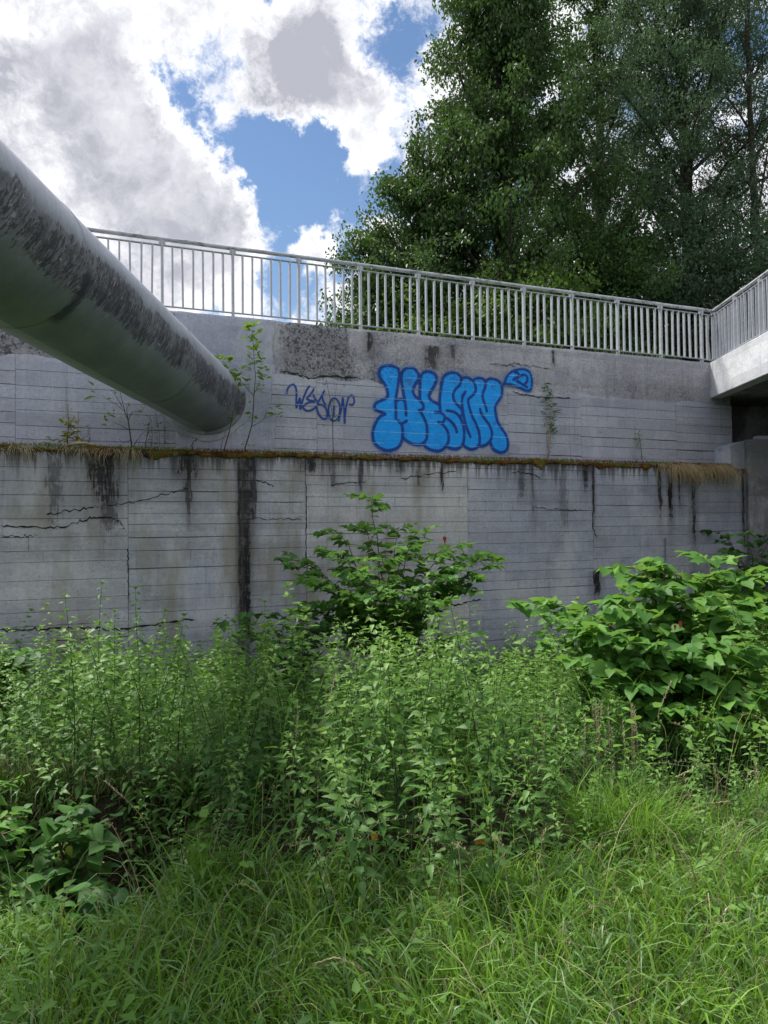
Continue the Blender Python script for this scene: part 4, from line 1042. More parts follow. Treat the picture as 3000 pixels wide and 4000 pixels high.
sapling('shrub', 'bare-twigged shrub with few leaves on the ledge under the pipe',
        [[(516,1752),(512,1720),(505,1670),(500,1640),(488,1610),(478,1570),(466,1520)],[(500,1645),(515,1610),(555,1605),(570,1580)],[(488,1608),(455,1580),(420,1560),(402,1545)],[(505,1680),(470,1660),(440,1648)],
         [(520,1745),(535,1720),(550,1700),(566,1686)],[(500,1640),(495,1600),(505,1570)],[(478,1590),(455,1550),(430,1520)],[(512,1720),(480,1730),(465,1715)]],
        [(370,1512,1,1.3),(365,1530,1,1),(370,1545,1,1.9),(410,1637,2,.9),(430,1620,2,.8),(440,1542,2,.9),(552,1607,2,.8),(500,1578,2,.7),(415,1665,2,.7),(460,1645,1,.7),(490,1660,1,.6),(455,1610,1,.7)], M['sap'], .075, d=-.3, r0=.011)
sapling('shrub', 'yellow-green leafy shoot standing on the ledge beside the pale branch',
        [[(262,1745),(265,1700),(268,1650),(266,1600),(265,1580)],[(300,1740),(302,1690),(306,1650),(307,1612)],[(265,1700),(245,1690)],[(266,1650),(285,1640)]],
        [(275,1640,5,1),(255,1645,3,.8),(265,1665,6,1),(290,1670,5,1),(300,1660,3,.9),(280,1690,6,1),(245,1692,4,.9),(310,1690,4,.9),(270,1708,6,1),(290,1710,5,1),(265,1715,4,1),(235,1735,4,1),(305,1710,4,.8),(320,1725,2,.8),(268,1600,2,.4),(305,1650,3,.7)], M['yel'], .075, d=-.25, r0=.006, spread=.08)
sapling('weed', 'small grey-green weed on the ledge left of the yellow-green shoot',
        [[(190,1745),(195,1725),(196,1710)],[(190,1745),(175,1730)]], [(195,1715,4,1),(180,1730,4,1),(205,1730,3,1),(195,1740,3,1)], M['silver'], .09, d=-.3, T=L_LAN, cat_='weed', r0=.004)
sapling('weed', 'withered dark climbing stems hanging against the wall under the pipe',
        [[(565,1752),(575,1700),(588,1640),(585,1620)],[(545,1750),(540,1730),(548,1715)],[(590,1750),(595,1700),(592,1640)],[(625,1750),(622,1690),(612,1640),(608,1615)],[(640,1745),(645,1700),(640,1670)]],
        [(x+random.uniform(-4,4), y, 2, 1) for x, yl in ((586,range(1630,1750,11)),(612,range(1620,1750,12)),(575,range(1660,1745,15)),(640,range(1680,1740,15))) for y in yl], M['knotdark'], .032, d=-.15, cat_='weed', r0=.005, spread=.03)
sapling('weed', 'thin dark spike of weed on the ledge between yellow shoot and bare shrub',
        [[(352,1742),(348,1700),(347,1660)]], [(348+random.uniform(-4,4), y, 2, 1) for y in range(1665,1735,10)], M['knotdark'], .03, d=-.2, cat_='weed', r0=.004, spread=.02)
sapling('willow_sapling', 'thin silvery willow sapling in front of the handwritten blue tag',
        [[(1302,1785),(1301,1740),(1300,1680),(1298,1620),(1290,1560),(1280,1515),(1272,1470),(1268,1450)],[(1300,1660),(1303,1580),(1312,1530),(1318,1490)],[(1298,1600),(1310,1570)]],
        [(1270,1460,4,1),(1262,1480,4,1),(1275,1492,4,1),(1268,1505,3,1),(1326,1420,6,1),(1328,1435,4,.9),(1316,1465,4,1),(1332,1503,2,.8),(1192,1490,3,.9),(1193,1508,2,.9),(1296,1572,2,.9),(1312,1625,4,1),(1308,1640,2,.8),(1265,1660,3,.7)], M['silver'], .065, d=-.3, T=L_LAN, r0=.007, spread=.05)
sapling('climbing_weed', 'narrow column of weeds climbing the upper wall right of the blue graffiti',
        [[(2140,1790),(2143,1740),(2145,1690),(2150,1640),(2152,1580),(2165,1520),(2172,1495)],[(2146,1780),(2150,1700),(2160,1600),(2150,1540)],[(2140,1750),(2135,1680),(2140,1600)]],
        [(2152+random.uniform(-22,22), y, 4, 1) for y in range(1500,1690,7)] + [(2145+random.uniform(-8,8), y, 1, .7) for y in range(1690,1780,12)], M['knotdark'], .085, d=-.06, T=L_LAN, cat_='weed', smat='palewood', r0=.010)
sapling('climbing_weed', 'short bushy weed against the upper wall right of the tall weed column',
        [[(2508,1795),(2505,1760),(2498,1710),(2494,1690)]],
        [(2496+random.uniform(-10,10), y, 4, 1) for y in range(1690,1750,7)] + [(2520,1790,4,1),(2505,1780,3,.8)], M['sap'], .06, d=-.08, T=L_LAN, cat_='weed', r0=.006)
for k, (x, y) in enumerate(((1320,1782),(1650,1790))):
    P = np.array([s2w(*onwall(x+random.uniform(-18,18), y, -LD+.05)) for _ in range(28)]); V, Fc, A = blades(P, rng.uniform(.04,.11,28), rng.uniform(0,6.28,28), np.full(28,.003), .5)
    o = mk('grass_tuft', V, Fc, M['grass'], attr={'v': A}); tag(o, ('small green grass tuft at the foot of the willow sapling', 'small green grass tuft on the ledge under the blue graffiti')[k], 'grass tuft')

# ------------------------------------------------------------------ knotweed bushes
def leafmesh(T, mat, name, v, tip=0.0):
    return mesh(name, T[0], T[1], mat, attr={'v': np.full(len(T[0]), v), 'tip': np.full(len(T[0]), tip)})
def place_leaf(me, root, P, D, L, roll, base, name='leaf', up=None):
    o = bpy.data.objects.new(name, me); C.objects.link(o); o.parent = root
    d_, s_, n_ = frames(np.array([D]), up, np.array([roll])); d_, s_, n_ = d_[0]*L, s_[0]*L, n_[0]*L
    m = Matrix(((d_[0], s_[0], n_[0], P[0]-base[0]), (d_[1], s_[1], n_[1], P[1]-base[1]), (d_[2], s_[2], n_[2], P[2]-base[2]), (0,0,0,1)))
    o.matrix_basis = m
    return o
def knotweed(label, base, canes, leafL, mat, seed, nind=300, ntw=8, side=.55, leaves_per=7, fill=0, sags=.12, lowcut=.35, T=L_KNOT):
    """canes: list of end points (dx,dy,dz) relative to base; each arches, with side shoots holding leaves in two ranks"""
    r_ = np.random.default_rng(seed); root = empty('knotweed_bush', tuple(base)); tag(root, label, 'knotweed')
    B = np.array(base); LP, LD_, LL, LR = [], [], [], []
    for e in canes:
        e = np.array(e, float); n = 9; f = np.linspace(0, 1, n)[:,None]
        hor = e*np.array([1,1,0]); p = hor*(f**1.7) + np.array([0,0,e[2]])*(1-(1-f)**1.6)*1.0
        p[:,2] -= sags*np.linalg.norm(hor)*np.maximum(0, f[:,0]-.5)**2*2
        p += np.concatenate([[[0,0,0]], r_.normal(0, .022, (n-1,3))])
        cb_ = MB(); cb_.tube([tuple(q) for q in p], [max(.003, .013*(1-.8*i/(n-1))) for i in range(n)], 6, cap=False)
        for k in range(ntw):
            ff = lowcut + (1-lowcut)*(k+.5+r_.uniform(-.3,.3))/ntw; x = ff*(n-1); i = min(n-2, int(x)); q0 = p[i]*(1-(x-i))+p[i+1]*(x-i)
            tdir = norm((p[i+1]-p[i])[None])[0]; hv = norm(np.array([[tdir[0], tdir[1], 0]]))[0] if abs(tdir[2]) < .97 else norm(np.array([[r_.normal(), r_.normal(), 0]]))[0]
            sd_ = np.array([-hv[1], hv[0], 0])*(1 if k % 2 else -1)
            dirn = norm((sd_*r_.uniform(.5,1)+hv*r_.uniform(.1,.9)+np.array([0,0,r_.uniform(-.05,.35)]))[None])[0]
            Lt = side*r_.uniform(.5, 1.1)*(1-.35*ff); q1 = q0+dirn*Lt; q1[2] -= .05*Lt
            cb_.tube([tuple(q0), tuple(q0*.5+q1*.5+np.array([0,0,.04*Lt])), tuple(q1)], [.0045,.003,.0018], 4, cap=False)
            for j in range(leaves_per):
                g_ = (j+.6)/leaves_per; c = q0*(1-g_)+q1*g_ + np.array([0,0,.04*Lt*4*g_*(1-g_)])
                sd2 = np.cross([0,0,1], dirn)*(1 if j % 2 else -1); ld = sd2*.8+dirn*.7+np.array([0,0,r_.uniform(-.50,.12)])+r_.normal(0,.20,3)
                if j == leaves_per-1: ld = dirn + r_.normal(0,.15,3)
                LP.append(c); LD_.append(ld); LL.append(leafL*r_.uniform(.6,1.15)*(1-.35*g_**3)); LR.append(r_.normal(0,.42))
        for g_ in np.linspace(max(lowcut, .3), 1, 9):
            x = g_*(n-1); i = min(n-2, int(x)); c = p[i]*(1-(x-i))+p[i+1]*(x-i); az = r_.uniform(0,6.28)
            LP.append(c); LD_.append(np.array([math.cos(az), math.sin(az), r_.uniform(-.3,.3)])); LL.append(leafL*r_.uniform(.7,1.2)*(.6 if g_ > .9 else 1)); LR.append(r_.normal(0,.3))
        cb_.build('cane', M['kstem'], root, True)
    LP = np.array(LP)+B; LD_ = np.array(LD_); LL = np.array(LL); LR = np.array(LR)
    gz_ = ground_z(LP[:,0], LP[:,1]); ok = (LP[:,2] > gz_+.05) & (LP[:,1] < wall_y(LP[:,0])-.05); LP, LD_, LL, LR = LP[ok], LD_[ok], LL[ok], LR[ok]
    dist = LP[:,1]*1.0 - .35*LP[:,2]; px, py = proj(LP); vis = (px > -60) & (px < 3060)
    order = np.argsort(np.where(vis, dist, 99) - LL*2)
    ind = order[:nind]; rest = order[nind:]
    mes = [leafmesh(T, mat, 'leaf', v) for v in (.05,.25,.45,.6,.75,.9)]
    for i in ind: place_leaf(mes[int(r_.integers(6))], root, LP[i], LD_[i], LL[i], LR[i], base)
    if len(rest):
        V, Fc, A = scatter(T, LP[rest]-B, LD_[rest], LL[rest], roll=LR[rest]); o = mk('leaf_mass', V, Fc, mat, root, attr={'v': A*.97}); o['kind'] = 'stuff'
    return root
def gz1(x, y): return float(ground_z(x, y))
def fan(n, r0, r1, z0, z1, a0=0, a1=6.283, seed=0, sy=1.0, sxx=1.0):
    r_ = np.random.default_rng(seed); out_ = []
    for i in range(n):
        a = a0+(a1-a0)*(i+r_.uniform(.2,.8))/n; R = r_.uniform(r0, r1); out_.append((math.cos(a)*R*sxx, math.sin(a)*R*sy, r_.uniform(z0, z1)))
    return out_
# centre bush by the wall
kb = (0.02, 10.2, gz1(0,10.2)-.02)
def target(px, py, Y, base): p = onY(px, py, Y); return (p.x-base[0], p.y-base[1], p.z-base[2])
can = [target(x, y, Y, kb) for x, y, Y in ((1440,1925,10.3),(1270,2060,10.3),(1300,2150,9.6),(1080,2160,10.1),(1200,2250,9.4),(1370,2220,9.2),(1500,2180,9.3),(1640,2060,10.4),(1820,2110,10.5),(1950,2150,10.6),
        (1760,2240,9.8),(1600,2130,9.9),(1850,2290,10.2),(1500,2330,9.1),(1330,2330,9.2),(1650,2330,9.3),(1170,2360,9.9),(1420,2050,10.5),(1560,2050,10.7),(1120,2190,9.9),(1160,2260,9.6),(1900,2140,10.4),(1960,2190,10.3),(1720,2150,10.1),(1800,2190,10.0),(1880,2240,10.2),(1250,2130,10.2),(1400,2300,8.9),(1580,2290,9.0),(1720,2330,9.3),(1220,2330,9.4))]
knotweed('tall spreading knotweed bush with arching branches in front of the middle of the wall', kb, can, .132, M['knot'], 31, nind=300, ntw=10, side=.50, leaves_per=8)
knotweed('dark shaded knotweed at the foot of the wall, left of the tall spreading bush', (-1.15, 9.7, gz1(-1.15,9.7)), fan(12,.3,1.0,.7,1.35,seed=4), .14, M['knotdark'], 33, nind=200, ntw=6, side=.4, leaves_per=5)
# right foreground bush
kr = (2.15, 5.9, gz1(2.15,5.9))
can = [target(x, y, Y, kr) for x, y, Y in ((2590,2190,6.0),(2560,2280,5.7),(2380,2330,5.8),(2150,2400,5.9),(2050,2330,6.5),(2260,2450,5.3),(2420,2380,5.4),(2700,2330,5.6),(2850,2330,5.7),(2980,2400,5.4),(3060,2560,5.0),
        (2600,2520,5.0),(2440,2560,5.1),(2800,2480,5.1),(2950,2640,4.9),(2700,2650,4.95),(3150,2480,5.6),(2230,2360,6.3),(2780,2260,6.2),(2930,2230,6.4),(2350,2480,5.2),(2520,2650,5.0),(2880,2560,5.0),(2130,2500,6.0),(3000,2300,5.9),(2650,2230,6.1),(2850,2160,6.4),(3050,2200,6.2),(2480,2200,6.2),(2900,2700,4.8),(2600,2760,4.8),(2420,2640,4.9),(3050,2750,4.8),(2750,2780,4.7),(2300,2560,5.1))]
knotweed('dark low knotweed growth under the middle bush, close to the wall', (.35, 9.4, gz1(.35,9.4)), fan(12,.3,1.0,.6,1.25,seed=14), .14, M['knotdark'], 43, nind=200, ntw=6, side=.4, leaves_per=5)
knotweed('big bright green knotweed bush with heart-shaped leaves at the right', kr, can, .145, M['knot'], 35, nind=300, ntw=10, side=.42, leaves_per=7, lowcut=.30)
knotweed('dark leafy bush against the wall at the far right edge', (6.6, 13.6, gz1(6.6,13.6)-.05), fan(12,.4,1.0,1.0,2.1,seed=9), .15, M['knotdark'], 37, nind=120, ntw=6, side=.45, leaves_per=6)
knotweed('low knotweed with big round leaves growing out of the dark hollow at the left', (-1.62, 3.75, gz1(-1.62,3.75)), [target(x, y, Y, (-1.62,3.75,gz1(-1.62,3.75))) for x, y, Y in ((330,3120,3.8),(180,3190,3.7),(430,3200,3.7),(280,3260,3.6),(420,3330,3.55),(200,3370,3.5),(380,3430,3.4),(250,3480,3.4),(450,3480,3.4),(350,3560,3.3))],
         .110, M['knotdark'], 39, nind=130, ntw=3, side=.15, leaves_per=3, lowcut=.5)
knotweed('leafy shoots at the left edge beside the dark hollow', (-2.12, 3.9, gz1(-2.12,3.9)), [target(x, y, Y, (-2.12,3.9,gz1(-2.12,3.9))) for x, y, Y in ((20,3060,3.9),(60,3180,3.7),(10,3250,3.6),(70,3330,3.7),(20,3480,3.5),(80,3420,3.6),(-60,3000,4.0))],
         .085, M['knot'], 40, nind=130, ntw=4, side=.18, leaves_per=4, lowcut=.5)
knotweed('branch of large leaves reaching in over the nettles at the left edge', (-3.55, 6.6, gz1(-3.55,6.6)), [target(x, y, Y, (-3.55,6.6,gz1(-3.55,6.6))) for x, y, Y in ((120,2530,6.4),(150,2560,6.2),(60,2600,6.3),(20,2650,6.2),(100,2690,6.2),(-40,2540,6.4),(40,2560,6.3))],
         .13, M['knotdark'], 41, nind=120, ntw=5, side=.28, leaves_per=5, lowcut=.55)

# ------------------------------------------------------------------ nettles
PL = {}
def nettle_proto(seed, h, hi=True):
    r_ = np.random.default_rng(seed); random.seed(seed); n = 9; f = np.linspace(0, 1, n)
    lx, ly = r_.normal(0, .07, 2); pts = np.stack([lx*f**1.6+.006*np.sin(f*9), ly*f**1.6, h*f], 1)
    sb = MB(); sb.tube([tuple(p) for p in pts], [.0042-.0032*x for x in f], 5, cap=False)
    P, D, L = [], [], []
    nodes = int(h/.044)
    for k in range(nodes):
        t_ = .10+.90*(k+.5)/nodes; i = min(n-2, int(t_*(n-1))); g_ = t_*(n-1)-i; c = pts[i]*(1-g_)+pts[i+1]*g_
        a0 = k*math.pi/2 + r_.normal(0,.25)
        for s_ in (0, math.pi):
            if r_.random() < .06 + .25*(1-t_)*(t_ < .45): continue
            a = a0+s_; up_ = r_.uniform(-.25,.45); dv = np.array([math.cos(a), math.sin(a), up_])
            L_ = (.080 if t_ < .72 else .080*(1-(t_-.72)*2.1))*r_.uniform(.75,1.15)
            pet = .025*min(1, L_/.07); P.append(c+dv*pet); D.append(dv+np.array([0,0,-.10+r_.normal()*.18])); L.append(max(.022, L_))
            if r_.random() < .7: P.append(c+dv*.01); D.append(np.array([math.cos(a+.9), math.sin(a+.9), .4])); L.append(r_.uniform(.03,.055))
    for q_ in range(7): a = q_*.9; P.append(pts[-1]); D.append(np.array([math.cos(a), math.sin(a), .5+.2*q_])); L.append(.034)
    P, D, L = map(np.array, (P, D, L))
    rolls = r_.normal(0,.35,len(P)); V, Fc, A = scatter(L_NET if hi else (L_OV if seed in (202, 205) else L_NETS), P, D, L*(1.25 if seed in (202, 205) else 1.0), roll=rolls)
    if hi: PL[seed-100] = (P, D, L, rolls)
    return mesh('stem', sb.v, sb.f, M['nstem']), mesh('leaves', V, Fc, M['nettle'] if hi else M['nettlefar'], attr={'v': A, 'tip': smoothstep(V[:,2]/h, .55, 1.05)}), (V, Fc, A)
protos = [nettle_proto(100+i, h) for i, h in enumerate((.85,.95,1.05,.75,1.1,.9,.6,1.0))]
protolo = [nettle_proto(200+i, h, False)[2] for i, h in enumerate((.85,.95,1.05,.75,1.1,.9))]
random.seed(5)
cand = []
XX = rng.uniform(-9, 9, 15000); YY = rng.uniform(3.1, 15.5, 15000)
order = np.argsort(YY)
def yfront(x):
    return np.interp(x, [-7,-3,-1.05,-.92,-.5,-.2,0,.45,.8,1.0,1.4,2,8], [4.9,4.62,4.50,3.45,3.22,3.15,3.05,2.98,3.05,3.25,3.5,3.8,4.3])
used = []
grid = {}
for i in order:
    x, y = XX[i], YY[i]
    if abs(x) > .56*y+1.9 or y < yfront(x)+.1*math.sin(x*9) or y > float(wall_y(x))-.18: continue
    if x > .95 and (x-2.3)**2/1.5+(y-5.9)**2/.6 < .6: continue
    rmin = .115 if y < 6 else .15
    key = (int(x/.15), int(y/.15)); bad = False
    for a in (-1,0,1):
        for b2 in (-1,0,1):
            for (u, v_) in grid.get((key[0]+a, key[1]+b2), ()):
                if (u-x)**2+(v_-y)**2 < rmin*rmin: bad = True
    if bad: continue
    grid.setdefault(key, []).append((x, y)); used.append((x, y))
print('nettles', len(used))
used.sort(key=lambda p: p[1] + (50 if abs(p[0]) > .54*p[1] else 0))
def zone(x, y):
    px = 1500 + 3000*x/y
    dep = 0 if y < yfront(x)+.35 else (1 if y < yfront(x)+.8 else 2)
    T = [('nettle on the bank edge above the dark hollow', 'nettle in the rows just behind the hollow bank', 'dark nettle well behind the hollow at the left'),
         ('nettle leaning out between the hollow and the grass, left of centre', 'nettle in the middle rows left of centre', 'nettle further back left of centre, towards the black wall streak'),
         ('front-row nettle with bare dark stem rising from the meadow grass', 'tall nettle behind the front row in the centre of the stand', 'nettle deep in the central stand below the middle knotweed'),
         ('front nettle beside the withered orange leaf, right of centre', 'nettle right of centre behind the front row', 'nettle far back right of centre'),
         ('nettle at the edge of the dry grass heads near the right knotweed', 'nettle between the dry grass heads and the right knotweed', 'nettle behind the dry grass heads at the right')]
    k = 0 if px < 780 else 1 if px < 1250 else 2 if px < 1750 else 3 if px < 2150 else 4
    return T[k][dep], 'nettles: ' + ('bank edge','left of centre','centre','right of centre','right')[k] + (' front',' middle',' back')[dep]
NI = 290
def hfac(x, y): 
    px = 1500+3000*x/y
    h = .42 + .95*fbm(x*1.9, y*1.9, 15) + .16*vnoise(x*9, y*9, 16)
    if y > 8.2: h *= .95
    if y < yfront(x)+.45: h *= .66+.30*vnoise(x*5, y*5, 8)
    if y > 8.5 and px > 1900: h *= .8
    if y > 6.4 and 1000 < px < 1950: h *= .62
    if px > 2150 and y < 5.2: h *= .52
    elif px > 1950 and y < 5.2: h *= .75
    return h
nleafme = [[leafmesh(L_NET, M['nettle'], 'leaf', v, tp) for v in (.08,.3,.5,.7,.9)] for tp in (0,.35,.8)]
vis_n = sorted([i for i, (x, y) in enumerate(used[:NI]) if -.5 < x/y < .5], key=lambda i: used[i][1])[:20]
for ni, (x, y) in enumerate(used[:NI]):
    pk = random.randrange(len(protos)); st_me, lf_me, _ = protos[pk]; s_ = hfac(x, y)
    root = empty('nettle', (x, y, gz1(x, y)-.02), random.uniform(0, 6.28)); lab, grp = zone(x, y); tag(root, lab, 'nettle', grp)
    root.scale = (s_, s_, s_*random.uniform(.92,1.08)); root.rotation_euler = (random.gauss(0,.19), random.gauss(0,.19), random.uniform(0,6.28))
    for nm, me in (('stem', st_me), ('leaves', lf_me)):
        if nm == 'leaves' and ni in vis_n:
            for p_, d_, l_, r2 in zip(*PL[pk]): place_leaf(random.choice(nleafme[min(2, max(0, int((p_[2]/PL[pk][0][-1][2]-.5)*5)))]), root, p_, d_, l_, r2, (0,0,0))
            continue
        o = bpy.data.objects.new(nm, me); C.objects.link(o); o.parent = root
        if nm == 'leaves': o['kind'] = 'stuff'
parts = []; tips = []
sb = []
for (x, y) in used[NI:]:
    V, Fc, A = random.choice(protolo); s_ = hfac(x, y)
    a = random.uniform(0, 6.28); c_, sn_ = math.cos(a), math.sin(a); R = np.array([[c_,-sn_,0],[sn_,c_,0],[0,0,1]])
    V2 = (V*s_*random.uniform(.75,1.18)) @ R.T; V2[:,0] += V2[:,2]*random.gauss(0,.17); V2[:,1] += V2[:,2]*random.gauss(0,.17); V2 = V2 + np.array([x, y, gz1(x, y)])
    parts.append((V2, Fc, (A + random.random()*.5) % .97)); tips.append(smoothstep(V[:,2]/V[:,2].max(), .5, 1.02))
n = 6500; x = rng.uniform(-3.5, -.72, n); y = rng.uniform(4.20, 4.95, n); z = ground_z(x, y)+rng.uniform(.0,.38,n)*(.3+fbm(x*3, y*3, 12)); a = rng.normal(-1.57, 1.2, n)
kk_ = fbm(x*2.2, y*2.2, 44) > .40; x, y, z, a = x[kk_], y[kk_], z[kk_], a[kk_]; n = len(x)
V, Fc, A = scatter(L_NETS, np.stack([x,y,z],1), np.stack([np.cos(a), np.sin(a), rng.uniform(-.6,.2,n)],1), rng.uniform(.05,.095,n), roll=rng.normal(0,.4,n))
parts.append((V, Fc, A*.97)); tips.append(np.zeros(len(V)))
V, Fc, A = merge(parts); o = mk('nettle_mass', V, Fc, M['nettlefar'], attr={'v': A, 'tip': np.concatenate(tips)}); tag(o, 'mass of nettles and herbs filling the ground up to the foot of the wall', 'nettles', kind='stuff')
# their dark stems
XYs = used[NI:]; nS = len(XYs); P = np.array([(x, y, gz1(x,y)) for x, y in XYs])
V, Fc, A = blades(P, np.array([.72*hfac(x,y) for x, y in XYs]), rng.uniform(0,6.28,nS), np.full(nS,.004), .08, segs=3)
o = mk('nettle_stems', V, Fc, M['nstem'], attr={'v': A}); tag(o, 'dark upright stems within the nettle mass', 'nettles', kind='stuff')
# a few single nettles in front of the stand
for k, (px, py, Y, hgt) in enumerate(((490,3560,3.72,.45),(1000,3420,3.85,.42),(1110,3400,3.8,.5),(1370,3620,3.2,.33),(420,3650,3.45,.3),(860,3300,4.1,.55),(940,3480,3.75,.42),(700,3460,3.95,.4))):
    p = onY(px, py, Y); x = p.x; z = gz1(x, Y); st_me, lf_me, _ = protos[6]; sc_ = hgt/.6*1.15
    root = empty('nettle', (x, Y, z-.02), random.uniform(0,6.28)); tag(root, ['young nettle standing in front of the dark hollow','low nettle at the right rim of the hollow','nettle right of the hollow where grass begins','small fresh nettle alone in the foreground grass',
        'tiny nettle at the front edge of the hollow','nettle on the earth bank right of the hanging roots','nettle leaning over the hollow rim by the grass','nettle at the back of the hollow under the brown roots'][k], 'nettle')
    root.scale = (sc_,)*3
    for nm, me in (('stem', st_me), ('leaves', lf_me)):
        o = bpy.data.objects.new(nm, me); C.objects.link(o); o.parent = root
# low leafy herbs carpet (bright) between knotweeds and under nettles
n = 21000; x = rng.uniform(-9, 9, n); y = rng.uniform(3.9, 14.5, n)
k = (np.abs(x) < .6*y+2.0) & (y > yfront(x)-.05) & (y < wall_y(x)-.1); x, y = x[k], y[k]; n = len(x)
z = ground_z(x, y) + rng.uniform(.02, .45, n)*(.5+.8*fbm(x*1.4, y*1.4, 33)); a = rng.uniform(0, 6.28, n)
V, Fc, A = scatter(L_NETS, np.stack([x,y,z],1), np.stack([np.cos(a), np.sin(a), rng.uniform(-.4,.3,n)],1), rng.uniform(.05,.10,n), roll=rng.normal(0,.4,n))
o = mk('ground_herbs', V, Fc, M['nettlefar'], attr={'v': A*.97}); tag(o, 'low leafy ground herbs under the nettles', 'herbs', kind='stuff')

# taller flowering herbs in the middle (pale catkin tops)
def tall_herb(label, px, py_top, Y, sz=1.0, seed=0, lean=0):
    r_ = np.random.default_rng(seed); top = onY(px, py_top, Y); x0 = top.x - lean; b = np.array([x0, Y, gz1(x0, Y)]); h = top.z-b[2]
    root = empty('tall_herb', tuple(b)); tag(root, label, 'herb'); n = 10; f = np.linspace(0,1,n); pts = np.stack([lean*f**1.5+.02*np.sin(f*7), .03*f, h*f], 1)
    s_ = MB(); s_.tube([tuple(p) for p in pts], [.006-.0042*q_ for q_ in f], 5, cap=False); s_.build('stem', M['gstem'], root)
    P, D, L = [], [], []; P2, D2, L2 = [], [], []
    nod = int(h/.075)
    for k in range(nod):
        t_ = .35+.65*(k+.5)/nod; c = np.array([np.interp(t_, f, pts[:,0]), 0, h*t_]); a0 = k*1.57+r_.normal(0,.3)
        for s2 in (0, math.pi):
            dv = np.array([math.cos(a0+s2), math.sin(a0+s2), .1]); P.append(c+dv*.02); D.append(dv+[0,0,-.5]); L.append(.11*sz*(1.1-.7*t_)*r_.uniform(.8,1.2))
            if t_ > .55:
                for q_ in range(7): P2.append(c+dv*.012*q_*.9+np.array([0,0,-.010*q_*q_*.35])); D2.append(np.array([r_.normal()*.6, r_.normal()*.6, -1])); L2.append(.018)
    V, Fc, A = scatter(L_NET, np.array(P), np.array(D), np.array(L), roll=r_.normal(0,.3,len(P))); o = mk('leaves', V, Fc, M['nettle'], root, attr={'v': A*.97})
    V, Fc, A = scatter(L_QUAD, np.array(P2), np.array(D2), np.array(L2)); mk('catkins', V, Fc, M['paleg'], root, attr={'v': A})
M['paleg'] = leafmat('pale green catkins', (0.13,0.20,0.07), (0.22,0.30,0.12), .2)
for k, (px, py, Y, ln, lab) in enumerate([(1665,2290,7.6,-.12,'tall pale-topped nettle overlapping the right side of the middle knotweed'),(1690,2420,6.6,.05,'tall pale-topped nettle just below the middle knotweed branches'),
    (1800,2590,5.2,-.25,'leaning pale-catkin nettle in the centre of the stand'),(1840,2700,4.6,-.2,'leaning tall nettle with drooping catkins, right of centre'),(1760,2500,6.0,.1,'upright pale nettle with catkins below the wall joint'),(2180,2680,4.8,.05,'pale nettle top among the dry grass heads')]):
    tall_herb(lab, px, py, Y, seed=60+k, lean=ln)

# ------------------------------------------------------------------ grass
def in_hollow(x, y): return (x < -.98) & (y > 3.18+.10*np.sin(x*7)+.12*np.sin(x*17)) & (y < 4.75)
def grass(n, x0, x1, y0, y1, hmin, hmax, wd, mat, name, label, keep, bend=.45, seg=4):
    y = np.sqrt(rng.uniform(y0*y0, y1*y1, n)); x = rng.uniform(-1, 1, n)*(.56*y+2.2)
    k = (x > x0) & (x < x1) & keep(x, y); x, y = x[k], y[k]; n = len(x)
    P = np.stack([x, y, ground_z(x, y)-.01], 1); H = rng.uniform(hmin, hmax, n)*(.55+.9*fbm(x*1.6, y*1.6, 70))
    az = 6.28*fbm(x*.8, y*.8, 71)*1.5 + rng.normal(0, 1.0, n)
    V, Fc, A = blades(P, H, az, rng.uniform(.4,1.5,n)*wd, bend, v=(rng.random(n)*.6+.37*fbm(x*1.2,y*1.2,75)), segs=seg)
    o = mk(name, V, Fc, mat, attr={'v': A}); tag(o, label, 'grass', kind='stuff'); return n
front = lambda x, y: (y < yfront(x)+.15+.5*fbm(x*2.5, y*2.5, 19)) & ~in_hollow(x, y)
grass(92000, -9, 9, 1.6, 5.0, .08, .24, .0036, M['grass'], 'lawn_grass', 'fresh green grass covering the foreground', front, .5, 4)
grass(22000, -.9, 9, 1.7, 4.6, .18, .42, .0046, M['grass'], 'tall_grass', 'long bending grass in the foreground right of the hollow', front, .5, 5)
grass(12000, -9, 9, 1.7, 5.2, .16, .42, .0064, M['grassdark'], 'broad_grass', 'broader grey-green grass blades scattered through the meadow', front, .6, 5)
grass(14000, .0, 9, 1.8, 6.2, .15, .60, .0021, M['straw'], 'dry_grass', 'dry straw-coloured stalks scattered in the grass at the right', lambda x, y: front(x, y) & (rng.random(len(x)) < .25+.5*smoothstep(x/y, .1, .45)), .4, 5)
grass(4000, -9, .4, 2.2, 5.0, .15, .45, .0019, M['straw'], 'dry_grass', 'few dry stalks in the grass at the left', front, .5, 5)
# bright clump of long grass by the dry heads
n = 1100; a = rng.uniform(0,6.28,n); r = np.sqrt(rng.random(n))*.22; x = 1.14+r*np.cos(a)*1.0; y = 3.72+r*np.sin(a)
V, Fc, A = blades(np.stack([x,y,ground_z(x,y)],1), rng.uniform(.22,.50,n), a+rng.normal(0,1.3,n), np.full(n,.0042), .36, segs=5)
o = mk('grass_clump', V, Fc, M['grass'], attr={'v': A}); tag(o, 'dense bright green clump of long grass left of the dry straw stalks', 'grass clump', kind='stuff')
# grass among the nettle feet and on the bank
grass(15000, -9, 9, 4.4, 9, .15, .4, .0026, M['grassdark'], 'understorey_grass', 'thin grass growing between the nettle stems', lambda x, y: ~in_hollow(x, y) & (y > yfront(x)), .5, 3)

